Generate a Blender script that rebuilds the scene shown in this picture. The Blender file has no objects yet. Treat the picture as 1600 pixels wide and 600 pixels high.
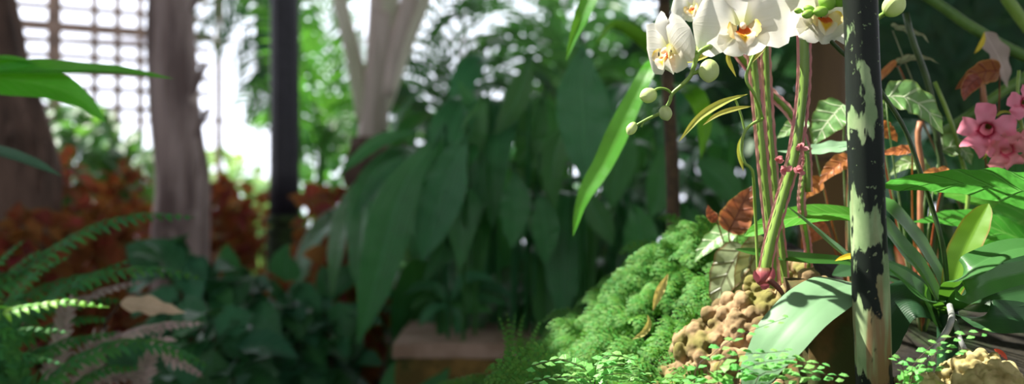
import bpy, math, random
from mathutils import Vector, Matrix, noise, Quaternion

# ------------------------------------------------------------------ basics
F = 1600 * 35 / 36.0          # focal length in pixels of a 1600 px wide frame
H = 1.0                       # lens height above the floor
C = bpy.context.scene.collection
PI = math.pi
UP = Vector((0, 0, 1)); CAM = Vector((0, -1, 0))

def P(px, py, Y):
    """point of the place seen at a pixel, Y metres away"""
    return Vector(((px - 800) / F * Y, Y, H + (300 - py) / F * Y))

def pts(Y, *xy):
    out = []
    for q in xy:
        out.append(P(q[0], q[1], q[2] if len(q) > 2 else Y))
    return out

def lin(c):
    return tuple(((x / 255) / 12.92 if x / 255 <= .04045 else ((x / 255 + .055) / 1.055) ** 2.4) for x in c)

def rv(r, s=1.0):
    return Vector((r.uniform(-s, s), r.uniform(-s, s), r.uniform(-s, s)))

def spline(p, n):
    """Catmull-Rom resample to n+1 points, even in arc length"""
    if len(p) == 2:
        return [p[0].lerp(p[1], i / n) for i in range(n + 1)]
    q = [p[0] * 2 - p[1]] + list(p) + [p[-1] * 2 - p[-2]]
    dense = []
    for i in range(1, len(q) - 2):
        a, b, c, d = q[i - 1:i + 3]
        for k in range(10):
            t = k / 10
            dense.append(.5 * ((2 * b) + (c - a) * t + (2 * a - 5 * b + 4 * c - d) * t * t + (3 * b - a - 3 * c + d) * t ** 3))
    dense.append(p[-1].copy())
    L = [0]
    for i in range(1, len(dense)):
        L.append(L[-1] + (dense[i] - dense[i - 1]).length)
    out = []; j = 0
    for i in range(n + 1):
        s = L[-1] * i / n
        while j < len(L) - 2 and L[j + 1] < s:
            j += 1
        seg = L[j + 1] - L[j]
        out.append(dense[j].lerp(dense[j + 1], (s - L[j]) / seg if seg > 1e-9 else 0))
    return out

def prof(table, t):
    for i in range(len(table) - 1):
        a, b = table[i], table[i + 1]
        if t <= b[0]:
            k = (t - a[0]) / max(b[0] - a[0], 1e-9)
            k = k * k * (3 - 2 * k) * .5 + k * .5
            return a[1] + (b[1] - a[1]) * k
    return table[-1][1]

LANCE = [(0, .06), (.12, .45), (.35, .95), (.5, 1), (.75, .72), (.92, .27), (1, .0)]
STRAP = [(0, .55), (.2, .85), (.55, 1), (.8, .85), (.94, .5), (1, .0)]
OVATE = [(0, .05), (.08, .6), (.28, 1), (.5, .9), (.75, .5), (.92, .15), (1, 0)]
ROUND = [(0, .1), (.15, .62), (.4, .97), (.6, 1), (.8, .8), (.93, .45), (1, .02)]
CORD = [(0, .35), (.06, .8), (.25, 1), (.5, .83), (.75, .48), (.92, .17), (1, 0)]

class MB:
    def __init__(s):
        s.v = []; s.f = []; s.uv = []; s.mi = []; s.m = 0
    def add(s, verts, faces, uvs=None):
        o = len(s.v)
        s.v.extend(verts)
        s.uv.extend(uvs if uvs else [(0, 0)] * len(verts))
        for f in faces:
            s.f.append(tuple(i + o for i in f)); s.mi.append(s.m)
    def grid(s, rows, uvr, closed=False):
        n = len(rows[0]); vs = [p for r in rows for p in r]; us = [u for r in uvr for u in r]
        fs = []
        for i in range(len(rows) - 1):
            for j in range(n if closed else n - 1):
                k = (j + 1) % n
                fs.append((i * n + j, i * n + k, (i + 1) * n + k, (i + 1) * n + j))
        s.add(vs, fs, us)
    # a leaf blade along a curve
    def ribbon(s, p, w, N, table=LANCE, nv=18, nu=6, fold=.15, curl=0, pleat=0, npl=7, wave=0, wf=5, twist=0, side=0):
        sp = spline(p, nv); rows = []; uvr = []
        for i, c in enumerate(sp):
            T = (sp[min(i + 1, nv)] - sp[max(i - 1, 0)]).normalized()
            t = i / nv
            n0 = N(t) if callable(N) else N
            S = T.cross(n0)
            if S.length < 1e-4: S = T.cross(n0 + Vector((.13, .2, .1)))
            S.normalize(); n1 = S.cross(T).normalized()
            if twist:
                q = Quaternion(T, twist * t); S = q @ S; n1 = q @ n1
            hw = w * prof(table, t)
            row = []; ur = []
            for j in range(nu + 1):
                u = -1 + 2 * j / nu
                z = fold * abs(u) - curl * u * u
                if pleat: z += pleat * math.cos(npl * PI * u) * (1 - abs(u) * .5)
                if wave: z += wave * math.sin(t * wf * 2 * PI + (1.3 if u > 0 else 0)) * abs(u) ** 1.5
                row.append(c + S * (u * hw + side * hw) + n1 * (z * hw)); ur.append((u * .5 + .5, t))
            rows.append(row); uvr.append(ur)
        s.grid(rows, uvr)
    def tube(s, p, r, nv=12, nu=8, cap=True, rtab=None, oval=1, ref=None):
        sp = spline(p, nv); rows = []; uvr = []
        ref = ref or Vector((.31, -.9, .23))
        for i, c in enumerate(sp):
            T = (sp[min(i + 1, nv)] - sp[max(i - 1, 0)]).normalized()
            A = T.cross(ref)
            if A.length < .05: A = T.cross(Vector((1, 0, .2)))
            A.normalize(); B = A.cross(T)
            t = i / nv
            rr = r(t) if callable(r) else (r * prof(rtab, t) if rtab else r)
            rows.append([c + (A * math.cos(a) * oval + B * math.sin(a)) * rr for a in [2 * PI * j / nu for j in range(nu)]])
            uvr.append([(j / nu, t) for j in range(nu)])
        s.grid(rows, uvr, closed=True)
        if cap:
            o = len(s.v)
            s.f.append(tuple(range(o - nu, o))); s.mi.append(s.m)
            b = o - (nv + 1) * nu
            s.f.append(tuple(reversed(range(b, b + nu)))); s.mi.append(s.m)
    def lathe(s, c, axis, table, nu=14, flute=0, nf=0, off=None):
        """table of (height, radius)"""
        Z = axis.normalized(); A = Z.orthogonal().normalized(); B = Z.cross(A)
        rows = []; uvr = []
        for i, (h, r) in enumerate(table):
            row = []
            for j in range(nu):
                a = 2 * PI * j / nu
                rr = r * (1 + flute * math.cos(nf * a)) if flute else r
                row.append(c + Z * h + (A * math.cos(a) + B * math.sin(a)) * rr)
            rows.append(row); uvr.append([(j / nu, i / (len(table) - 1)) for j in range(nu)])
        s.grid(rows, uvr, closed=True)
        o = len(s.v); b = o - len(table) * nu
        s.f.append(tuple(range(o - nu, o))); s.mi.append(s.m)
        s.f.append(tuple(reversed(range(b, b + nu)))); s.mi.append(s.m)
    def box(s, a, b):
        x0, y0, z0 = a; x1, y1, z1 = b
        v = [Vector(q) for q in ((x0, y0, z0), (x1, y0, z0), (x1, y1, z0), (x0, y1, z0), (x0, y0, z1), (x1, y0, z1), (x1, y1, z1), (x0, y1, z1))]
        s.add(v, [(0, 3, 2, 1), (4, 5, 6, 7), (0, 1, 5, 4), (1, 2, 6, 5), (2, 3, 7, 6), (3, 0, 4, 7)])
    # fern or palm frond: rachis with pinnae
    def frond(s, p, N, n, L, w, ang=62, droop=.25, r=.002, start=.08, cut=0, rnd=None, table=None, rise=0, nv=4, taper=.55, rach=True, table_p=LANCE):
        rnd = rnd or random.Random(1)
        sp = spline(p, n)
        if rach: s.tube(p, lambda t: r * (1 - .75 * t), nv=12, nu=5, cap=False)
        for i in range(1, n):
            t = i / n
            if t < start: continue
            T = (sp[i + 1] - sp[i - 1]).normalized()
            S = T.cross(N).normalized(); n1 = S.cross(T).normalized()
            tt = (t - start) / (1 - start)
            l0 = L * (prof(table, tt) if table else min(1, .45 + tt * 2.2) * (1 - tt) ** taper)
            a0 = math.radians(ang * (1 - .35 * tt))
            for sd in (-1, 1):
                l = l0 * rnd.uniform(.88, 1.1); a = a0 + rnd.uniform(-.07, .07)
                d = (S * sd * math.sin(a) + T * math.cos(a) + n1 * (rise + rnd.uniform(-.06, .06))).normalized()
                q0 = sp[i]; q1 = q0 + d * l * .5; q2 = q0 + d * l * .97 - n1 * droop * .4 * l - UP * droop * l * .7
                if not cut:
                    s.ribbon([q0, q1, q2], w * (.5 + .5 * l / L), n1, table_p, nv=nv, nu=2, fold=.2)
                else:
                    m = max(3, int(cut * l / L) + 2)
                    qs = spline([q0, q1, q2], m)
                    for k in range(1, m + 1):
                        tk = k / m
                        D = (qs[k] - qs[k - 1]).normalized(); E = D.cross(n1).normalized()
                        ll = w * (1.15 - .8 * tk)
                        b = qs[k - 1].lerp(qs[k], .5); sw = l / m * .48
                        for se in (-1, 1):
                            e = E * se * ll
                            z = n1 * ll * .15
                            s.add([b - D * sw * .75, b + e * .55 - D * sw + z, b + e + D * sw * .5, b + e * .5 + D * sw * 1.1 + z, b + D * sw * .75],
                                  [(0, 1, 2, 3, 4)] if se > 0 else [(4, 3, 2, 1, 0)], [(.5, 0), (.2, .3), (.5, 1), (.8, .7), (.5, .4)])
    def sphere(s, c, r, nu=10, nv=7, sc=(1, 1, 1), axis=None):
        rows = []; uvr = []
        q = axis.to_track_quat('Z', 'Y') if axis else None
        for i in range(nv + 1):
            th = PI * i / nv
            row = []
            for j in range(nu):
                a = 2 * PI * j / nu
                d = Vector((math.sin(th) * math.cos(a) * sc[0], math.sin(th) * math.sin(a) * sc[1], -math.cos(th) * sc[2])) * r
                row.append(c + (q @ d if q else d))
            rows.append(row); uvr.append([(j / nu, i / nv) for j in range(nu)])
        s.grid(rows, uvr, closed=True)
    def build(s, name, mats, parent=None, smooth=True, origin=None):
        me = bpy.data.meshes.new(name)
        if not s.v: s.v = [Vector((0, 0, 0))]
        lo = Vector((min(v.x for v in s.v), min(v.y for v in s.v), min(v.z for v in s.v)))
        hi = Vector((max(v.x for v in s.v), max(v.y for v in s.v), max(v.z for v in s.v)))
        c = origin if origin is not None else Vector(((lo.x + hi.x) / 2, (lo.y + hi.y) / 2, lo.z))
        me.from_pydata([tuple(v - c) for v in s.v], [], s.f)
        if not isinstance(mats, (list, tuple)): mats = [mats]
        for m in mats: me.materials.append(m)
        me.polygons.foreach_set('material_index', s.mi)
        uvl = me.uv_layers.new(name='UVMap')
        li = [0] * len(me.loops); me.loops.foreach_get('vertex_index', li)
        flat = [x for i in li for x in s.uv[i]]
        uvl.data.foreach_set('uv', flat)
        if smooth: me.polygons.foreach_set('use_smooth', [True] * len(me.polygons))
        me.update()
        o = bpy.data.objects.new(name, me); C.objects.link(o)
        if parent is not None:
            o.parent = parent
            q = parent; off = Vector((0, 0, 0))
            while q is not None: off += q.location; q = q.parent
            o.location = c - off
        else:
            o.location = c
        return o

def thing(name, label, cat, loc, group=None):
    o = bpy.data.objects.new(name, None); C.objects.link(o)
    o.empty_display_size = .05
    o.location = loc; o['label'] = label; o['category'] = cat
    if group: o['group'] = group
    return o

def tag(o, label, cat, group=None, kind=None):
    o['label'] = label; o['category'] = cat
    if group: o['group'] = group
    if kind: o['kind'] = kind
    return o

def struct(o):
    o['kind'] = 'structure'; return o

# ------------------------------------------------------------------ materials
class NT:
    def __init__(s, name):
        s.m = bpy.data.materials.new(name); s.m.use_nodes = True
        s.t = s.m.node_tree; s.t.nodes.clear()
        s.out = s.t.nodes.new('ShaderNodeOutputMaterial')
    def n(s, ty, ins=None, **kw):
        nd = s.t.nodes.new(ty)
        for k, v in kw.items(): setattr(nd, k, v)
        for k, v in (ins or {}).items():
            if isinstance(v, bpy.types.NodeSocket): s.t.links.new(v, nd.inputs[k])
            else: nd.inputs[k].default_value = v
        return nd
    def math(s, op, a, b=0.0, c=None):
        d = {0: a, 1: b}
        if c is not None: d[2] = c
        return s.n('ShaderNodeMath', d, operation=op).outputs[0]
    def mix(s, f, a, b, mode='MIX'):
        def c4(x): return x if isinstance(x, bpy.types.NodeSocket) else (tuple(x) + (1,) if len(x) == 3 else x)
        return s.n('ShaderNodeMixRGB', {0: f, 1: c4(a), 2: c4(b)}, blend_type=mode).outputs[0]
    def ramp(s, x, lo, hi):
        return s.n('ShaderNodeMapRange', {0: x, 1: lo, 2: hi, 3: 0.0, 4: 1.0}, interpolation_type='SMOOTHSTEP').outputs[0]
    def noise(s, scale, detail=3, vec=None, sc=None):
        if vec is None: vec = s.n('ShaderNodeTexCoord').outputs['Object']
        if sc: vec = s.n('ShaderNodeMapping', {0: vec, 3: sc}).outputs[0]
        return s.n('ShaderNodeTexNoise', {'Vector': vec, 'Scale': scale, 'Detail': detail}).outputs[0]
    def done(s, sh):
        s.t.links.new(sh, s.out.inputs[0]); return s.m

def leaf_mat(name, col, vein=None, tcol=None, rough=.42, trans=.3, pat='parallel', freq=9, vstr=.5, var=.25, spot=None, spotlo=.6, edge=None, spec=.4, bump=.3, under=None):
    k = NT(name)
    uv = k.n('ShaderNodeUVMap').outputs[0]
    sx = k.n('ShaderNodeSeparateXYZ', {0: uv}).outputs
    a = k.math('MULTIPLY', k.math('ABSOLUTE', k.math('SUBTRACT', sx[0], .5)), 2)
    c = lin(col); vc = lin(vein or tuple(min(255, x * 1.25 + 15) for x in col))
    mid = k.math('SUBTRACT', 1.0, k.ramp(a, .02, .09))
    if pat == 'parallel':
        st = k.math('SINE', k.math('MULTIPLY', a, freq * 2 * PI))
        st = k.ramp(st, .1, 1.0)
    elif pat == 'pinnate':
        st = k.math('SINE', k.math('MULTIPLY', k.math('SUBTRACT', k.math('MULTIPLY', sx[1], freq), k.math('MULTIPLY', k.math('POWER', a, .8), freq * .16)), 2 * PI))
        st = k.ramp(st, .7, 1.0)
    else:
        st = None
    isl = k.n('ShaderNodeNewGeometry').outputs['Random Per Island']
    oi = k.n('ShaderNodeObjectInfo').outputs['Random']
    rnd = k.math('FRACT', k.math('ADD', isl, oi))
    base = k.mix(k.math('MULTIPLY', k.noise(28, 3), 1.0), [x * .72 for x in c], [x * 1.22 for x in c])
    g = k.n('ShaderNodeMapRange', {0: rnd, 1: 0.0, 2: 1.0, 3: 1 - var, 4: 1 + var}).outputs[0]
    hsv = k.n('ShaderNodeHueSaturation', {0: .5, 1: 1.0, 2: g, 4: base})
    k.t.links.new(k.n('ShaderNodeMapRange', {0: k.math('FRACT', k.math('MULTIPLY', rnd, 7.3)), 1: 0.0, 2: 1.0, 3: .5 - .035 * (var / .25), 4: .5 + .025}).outputs[0], hsv.inputs[0])
    base = hsv.outputs[0]
    if st is not None: base = k.mix(k.math('MULTIPLY', st, vstr), base, vc)
    base = k.mix(k.math('MULTIPLY', mid, min(1, vstr * 1.5)), base, vc)
    if spot:
        sp = k.ramp(k.noise(16, 4), spotlo, spotlo + .1)
        base = k.mix(sp, base, lin(spot))
    if edge:
        base = k.mix(k.ramp(a, .8, 1.0), base, lin(edge))
    if under:
        base = k.mix(k.n('ShaderNodeNewGeometry').outputs['Backfacing'], base, lin(under))
    bm = k.n('ShaderNodeBump', {'Strength': bump, 'Distance': .004, 'Height': k.math('ADD', k.noise(60, 2), st if st is not None else mid)}).outputs[0]
    pb = k.n('ShaderNodeBsdfPrincipled', {'Base Color': base, 'Roughness': rough, 'Normal': bm, 'Specular IOR Level': spec}).outputs[0]
    tc = lin(tcol or tuple(min(255, x * f + 12) for x, f in zip(col, (1.5, 1.45, .9))))
    tcn = k.mix(.6, base, tc)
    tr = k.n('ShaderNodeBsdfTranslucent', {'Color': tcn}).outputs[0]
    return k.done(k.n('ShaderNodeMixShader', {0: trans, 1: pb, 2: tr}).outputs[0])

def plain(name, a, b=None, rough=.7, scale=12, sc=None, bump=.4, metal=0, lo=.35, hi=.65, c=None, clo=.6, dist=.01, spec=.4, detail=5):
    k = NT(name)
    nz = k.noise(scale, detail, sc=sc)
    base = k.mix(k.ramp(nz, lo, hi), lin(a), lin(b or tuple(x * .7 for x in a)))
    if c: base = k.mix(k.ramp(k.noise(scale * .45, 4), clo, clo + .12), base, lin(c))
    bm = k.n('ShaderNodeBump', {'Strength': bump, 'Distance': dist, 'Height': nz}).outputs[0]
    return k.done(k.n('ShaderNodeBsdfPrincipled', {'Base Color': base, 'Roughness': rough, 'Metallic': metal, 'Normal': bm, 'Specular IOR Level': spec}).outputs[0])

def petal_mat(name, a, b, trans=.4, edge=None, rough=.5, base_c=None):
    k = NT(name)
    uv = k.n('ShaderNodeUVMap').outputs[0]
    sx = k.n('ShaderNodeSeparateXYZ', {0: uv}).outputs
    u = k.math('ABSOLUTE', k.math('SUBTRACT', sx[0], .5))
    col = k.mix(k.ramp(k.noise(30, 2), .35, .7), lin(a), lin(b))
    ve = k.ramp(k.math('SINE', k.math('MULTIPLY', u, 55)), .6, 1)
    col = k.mix(k.math('MULTIPLY', ve, .12), col, lin(b))
    if base_c: col = k.mix(k.ramp(sx[1], .3, .02), col, lin(base_c))
    if edge: col = k.mix(k.ramp(sx[1], .75, 1.0), col, lin(edge))
    bm = k.n('ShaderNodeBump', {'Strength': .12, 'Distance': .002, 'Height': ve}).outputs[0]
    pb = k.n('ShaderNodeBsdfPrincipled', {'Base Color': col, 'Roughness': rough, 'Normal': bm, 'Specular IOR Level': .3}).outputs[0]
    tr = k.n('ShaderNodeBsdfTranslucent', {'Color': col}).outputs[0]
    return k.done(k.n('ShaderNodeMixShader', {0: trans, 1: pb, 2: tr}).outputs[0])
EXPO = 0.0
SKY = 2.8
SUNE = 16.0
SUNDIR = (-.55, .14, .8)
# openings in the unseen, added roof: pixel span, distance span and height of the places they light
SUNHOLES = [(735, 1690, .80, 1.48, .90), (-30, 190, 1.45, 1.54, .84)]
# ------------------------------------------------------------------ palette
M = {}
M['broad'] = leaf_mat('plicate_leaf', (58, 122, 72), (82, 146, 98), (100, 180, 55), rough=.36, trans=.22, pat='parallel', freq=5, vstr=.35, var=.3, bump=.5)
M['strap'] = leaf_mat('yellow_green_strap_leaf', (82, 150, 34), (110, 175, 60), (150, 210, 30), rough=.4, trans=.5, freq=6, vstr=.3, var=.08)  # even yellow-green base for the strap leaves
M['ginger'] = leaf_mat('ginger_leaf', (86, 176, 50), (120, 190, 90), (120, 215, 30), rough=.38, trans=.5, pat='pinnate', freq=16, vstr=.3, var=.12)
M['grey_leaf'] = leaf_mat('dusty_leaf', (70, 110, 84), (110, 150, 125), rough=.4, trans=.2, freq=5, vstr=.2, var=.1)
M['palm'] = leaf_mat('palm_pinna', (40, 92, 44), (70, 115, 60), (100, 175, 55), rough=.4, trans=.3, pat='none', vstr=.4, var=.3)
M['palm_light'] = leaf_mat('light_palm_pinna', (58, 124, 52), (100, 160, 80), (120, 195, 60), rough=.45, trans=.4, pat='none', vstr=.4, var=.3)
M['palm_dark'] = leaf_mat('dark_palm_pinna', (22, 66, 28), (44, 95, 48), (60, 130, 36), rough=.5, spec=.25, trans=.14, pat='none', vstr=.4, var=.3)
M['hedge'] = leaf_mat('hedge_leaf', (46, 96, 46), (70, 120, 60), (120, 180, 60), rough=.45, trans=.35, pat='none', vstr=.3, var=.4)
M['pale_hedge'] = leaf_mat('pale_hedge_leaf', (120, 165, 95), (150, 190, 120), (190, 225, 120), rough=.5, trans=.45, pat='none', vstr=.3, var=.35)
M['coleus'] = leaf_mat('coleus_leaf', (138, 84, 48), (140, 100, 62), (182, 112, 46), rough=.75, spec=.2, trans=.34, pat='pinnate', freq=7, vstr=.3, var=.45, edge=(112, 110, 56))
M['oval'] = leaf_mat('oval_leaf', (58, 116, 78), (90, 140, 106), (90, 150, 70), rough=.42, trans=.2, pat='pinnate', freq=7, vstr=.4, var=.3)
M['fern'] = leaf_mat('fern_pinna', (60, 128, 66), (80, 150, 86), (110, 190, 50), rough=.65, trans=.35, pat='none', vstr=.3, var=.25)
M['fern_lit'] = leaf_mat('sunlit_fern_pinna', (120, 190, 60), (150, 210, 90), (170, 230, 60), rough=.45, trans=.4, pat='none', vstr=.3, var=.2)  # lighter copy of the fern colour, sunlight painted in
M['dry'] = leaf_mat('dry_fern_pinna', (196, 178, 170), (210, 196, 186), (190, 160, 130), rough=.8, trans=.3, pat='none', vstr=.3, var=.3)
M['dry_pale'] = leaf_mat('bleached_leaf', (214, 190, 158), (225, 205, 180), (220, 190, 150), rough=.8, trans=.3, pat='pinnate', freq=8, vstr=.3, var=.15)
M['stem'] = plain('green_stem', (74, 110, 48), (96, 130, 60), rough=.5, scale=30, bump=.1)
M['brown_stem'] = plain('woody_stem', (92, 72, 52), (66, 52, 40), rough=.8, scale=40, bump=.4, dist=.003)
M['bark'] = plain('fibrous_bark', (176, 158, 152), (112, 96, 92), rough=.9, scale=14, sc=(1, 1, .16), bump=1.0, dist=.04, c=(190, 174, 166))
M['dark_bark'] = plain('dark_bark', (112, 90, 78), (70, 56, 48), rough=.9, scale=12, sc=(1, 1, .3), bump=1.0, dist=.04)
M['crownshaft'] = plain('crownshaft_skin', (222, 204, 194), (150, 142, 124), rough=.5, scale=9, sc=(1, 1, .12), bump=.3, dist=.01, lo=.3, hi=.7)
M['petiole'] = plain('pale_petiole', (212, 208, 186), (170, 172, 140), rough=.5, scale=10, sc=(1, 1, .1), bump=.2, dist=.006)
M['iron'] = plain('dark_painted_iron', (46, 45, 54), (38, 38, 46), rough=.5, scale=20, bump=.3, dist=.003, spec=.4)
M['iron_green_lit'] = plain('green_lit_iron', (44, 52, 38), (56, 76, 44), rough=.85, spec=.15, scale=16, bump=.3, dist=.003)  # green light on the column base put into the iron colour
M['lath'] = plain('weathered_lath', (126, 104, 92), (96, 80, 72), rough=.9, scale=14, bump=.3, dist=.003)
M['white_bar'] = plain('white_glazing_bar', (205, 200, 205), (185, 180, 188), rough=.6, scale=8, bump=.1)
M['soil'] = plain('dark_soil', (46, 36, 28), (28, 22, 18), rough=1, scale=22, bump=1, dist=.03, c=(40, 52, 26), clo=.55)
M['ledge_top'] = plain('worn_stone_top', (176, 150, 132), (142, 118, 98), rough=.85, scale=12, bump=.5, dist=.006, c=(110, 100, 62), clo=.58)
M['ledge'] = plain('mossy_stone', (146, 116, 62), (96, 82, 40), rough=.95, scale=14, bump=.8, dist=.01, c=(60, 70, 30), clo=.55)
M['path'] = plain('path_gravel', (150, 136, 122), (120, 108, 96), rough=.95, scale=40, bump=.6, dist=.01)
M['shade_slab'] = plain('shade_slab_board', (120, 112, 100), (90, 84, 74), rough=.9, scale=6, bump=.3)
M['clay'] = plain('old_clay', (120, 104, 74), (88, 78, 52), rough=.9, scale=12, bump=.4, dist=.004)

# ------------------------------------------------------------------ light, camera
sc = bpy.context.scene
sc.view_settings.view_transform = 'Standard'; sc.view_settings.look = 'None'
sc.view_settings.gamma = 1; sc.view_settings.use_curve_mapping = False
sc.view_settings.exposure = EXPO
cam = bpy.data.objects.new('camera', bpy.data.cameras.new('camera')); C.objects.link(cam)
cam.location = (0, 0, H); cam.rotation_euler = (PI / 2, 0, 0)
cam.data.lens = 35; cam.data.sensor_width = 36; cam.data.clip_start = .02
cam.data.dof.use_dof = True; cam.data.dof.focus_distance = 1.0; cam.data.dof.aperture_fstop = 3.1
cam.data.dof.aperture_blades = 0
sc.camera = cam
w = bpy.data.worlds.new('overcast_sky'); sc.world = w; w.use_nodes = True
bg = w.node_tree.nodes['Background']
bg.inputs[0].default_value = (.90, .92, 1.0, 1); bg.inputs[1].default_value = SKY
sun = bpy.data.objects.new('sun', bpy.data.lights.new('sun', 'SUN')); C.objects.link(sun)
sun.data.energy = SUNE; sun.data.angle = math.radians(.6); sun.data.color = (1, .95, .86)
SD = Vector(SUNDIR).normalized()          # towards the sun
sun.rotation_euler = SD.to_track_quat('Z', 'Y').to_euler(); sun.location = (-3, -1, 6)

# ------------------------------------------------------------------ the setting
def slab(name, x0, x1, y0, y1, z0, z1, mat, holes=()):
    """a thick shade slab with rectangular openings"""
    xs = sorted({x0, x1, *[h for q in holes for h in q[:2]]}); ys = sorted({y0, y1, *[h for q in holes for h in q[2:]]})
    b = MB()
    for i in range(len(xs) - 1):
        for j in range(len(ys) - 1):
            cx = (xs[i] + xs[i + 1]) / 2; cy = (ys[j] + ys[j + 1]) / 2
            if any(h[0] < cx < h[1] and h[2] < cy < h[3] for h in holes): continue
            b.box((xs[i], ys[j], z0), (xs[i + 1], ys[j + 1], z1))
    return struct(b.build(name, mat, smooth=False))

b = MB()
n = 40; R = random.Random(3)
rows = []; uvr = []
for i in range(n + 1):
    y = -3 + 17 * i / n
    rows.append([Vector((x, y, 0)) for x in [-9 + 18 * j / n for j in range(n + 1)]]); uvr.append([(j / n, i / n) for j in range(n + 1)])
rows = [[Vector((p.x, p.y, .03 * noise.noise(p * 1.7))) for p in r] for r in rows]
b.grid(rows, uvr)
struct(b.build('floor', M['soil']))

ZC = 3.3
def sunward_on_slab(p):
    t = (ZC - p.z) / SD.z
    return p + SD * t
q1 = sunward_on_slab(Vector((.30, 1.02, 1.0)))
holes = []
for (px0, px1, Y0, Y1, z) in SUNHOLES:
    a = sunward_on_slab(Vector(((px0 - 800) / F * (Y0 + Y1) / 2, Y0, z))); c = sunward_on_slab(Vector(((px1 - 800) / F * (Y0 + Y1) / 2, Y1, z)))
    holes.append((a.x, c.x, a.y, c.y))
slab('unseen_shade_slab', -7, 6, -4, 5.5, ZC, ZC + .05, M['shade_slab'], holes)  # unseen slab added to shade the plants; its openings place the sun

# unseen walls added behind and beside the view to cut stray light
M['wall'] = plain('unseen_blocker_wall', (112, 108, 92), (84, 84, 66), rough=.95, scale=5, bump=.6, dist=.02, c=(70, 84, 50), clo=.5)
for nm, q in (('unseen_blocker_front', (-6, -2.6, 0, 5, -2.4, 1.55)), ('unseen_blocker_left', (-6.2, -2.6, 0, -6, 4.2, 2.2)), ('unseen_blocker_right', (5, -2.6, 0, 5.2, 4.2, 2.2))):
    b = MB(); b.box(q[:3], q[3:]); struct(b.build(nm, M['wall'], smooth=False))

# far glazed wall of the glasshouse
b = MB()
YW = 10.5
for i in range(14):
    x = -7 + i * 1.08
    b.box((x - .022, YW - .03, 0), (x + .022, YW + .03, 5))
for z in (.05, .9, 1.75, 2.6, 3.45, 4.3, 5):
    b.box((-7, YW - .025, z - .02), (7.1, YW + .025, z + .02))
wb = struct(b.build('window_1', M['white_bar'], smooth=False))
k = NT('clear_glass')
gl = k.n('ShaderNodeBsdfGlossy', {'Color': (1, 1, 1, 1), 'Roughness': .05}).outputs[0]
tr = k.n('ShaderNodeBsdfTransparent', {'Color': (.97, .98, 1, 1)}).outputs[0]
M['glass'] = k.done(k.n('ShaderNodeMixShader', {0: .05, 1: tr, 2: gl}).outputs[0])
b = MB(); b.box((-7, YW - .004, .05), (7, YW + .004, 5))
b.build('pane', M['glass'], wb, smooth=False)

# timber trellis at the left, running away from us
def trellis():
    Pa = Vector(((-20 - 800) / F * 7.0, 7.0, 0)); Pb = Vector(((330 - 800) / F * 7.75, 7.75, 0))
    d = (Pb - Pa); L = d.length; d.normalize(); nn = d.cross(UP)
    t = thing('timber_trellis', 'brown timber lath trellis against the bright glass, behind the leaning grey trunk', 'trellis', Pa)
    def bar(p, q, w, th, name):
        m = MB(); ax = (q - p).normalized(); s_ = ax.cross(nn).normalized() * w; tn = nn * th
        v = [p - s_ - tn, p + s_ - tn, p + s_ + tn, p - s_ + tn, q - s_ - tn, q + s_ - tn, q + s_ + tn, q - s_ + tn]
        m.add(v, [(0, 3, 2, 1), (4, 5, 6, 7), (0, 1, 5, 4), (1, 2, 6, 5), (2, 3, 7, 6), (3, 0, 4, 7)])
        return m.build(name, M['lath'], t, smooth=False)
    for z in (2.62, 2.47, 2.34, 2.20, 2.10, 1.99, 1.87, 1.76, 1.62):
        thick = .036 if abs(z - 2.20) < .01 else .019
        bar(Pa + UP * z, Pb + UP * z, thick, .012, 'lath')
    for i, s in enumerate((.12, .43, .70, .86, 1.02, 1.27, 1.6)):
        p = Pa + d * s
        bar(p, p + UP * 2.75, .045 if i == 1 else .02, .02, 'post' if i == 1 else 'upright')
trellis()

# ------------------------------------------------------------------ trunks and column
def trunk_mesh(b, p, rtab, nv=40, nu=26, amp=.06, fr=7, seed=0, flare=None):
    sp = spline(p, nv); rows = []; uvr = []
    for i, c in enumerate(sp):
        t = i / nv
        r = prof(rtab, t)
        row = []
        for j in range(nu):
            a = 2 * PI * j / nu
            q = Vector((math.cos(a) * fr * .4, math.sin(a) * fr * .4, c.z * 1.5 + seed))
            rr = r * (1 + amp * noise.noise(q * 1.7) * 2 + amp * .6 * noise.noise(q * 5))
            row.append(c + Vector((math.cos(a), math.sin(a), 0)) * rr)
        rows.append(row); uvr.append([(j / nu, t) for j in range(nu)])
    b.grid(rows, uvr, closed=True)

Y = 4.0
t = thing('palm_tree', 'leaning grey palm trunk with peeling fibres, left of the dark iron column', 'tree', Vector((P(284, 300, Y).x, Y, 0)))
b = MB()
trunk_mesh(b, [Vector((P(282, 0, Y).x, Y, 0)), P(284, 380, Y), P(286, 290, Y), P(276, 210, Y), P(270, 120, Y), P(266, 0, Y), P(264, -160, Y)],
           [(0, .115), (.45, .105), (.62, .1), (.75, .088), (.9, .08), (1, .08)], amp=.09, seed=2)
tk = b.build('trunk', M['bark'], t)
R = random.Random(5)
for (x0, y0, x1, y1, w_) in ((300, 150, 322, 98, 9), (304, 215, 330, 165, 7), (246, 330, 252, 385, 10), (302, 300, 308, 230, 9), (300, 20, 318, -30, 8)):
    b = MB(); a = P(x0, y0, Y - .06); c = P(x1, y1, Y - .02)
    b.ribbon([a, a.lerp(c, .5) + Vector((.01, -.03, 0)), c], w_ / F * Y * .7, CAM, STRAP, nv=8, nu=4, fold=.5)
    b.build('peeling_fibre', M['bark'], t)

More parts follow.
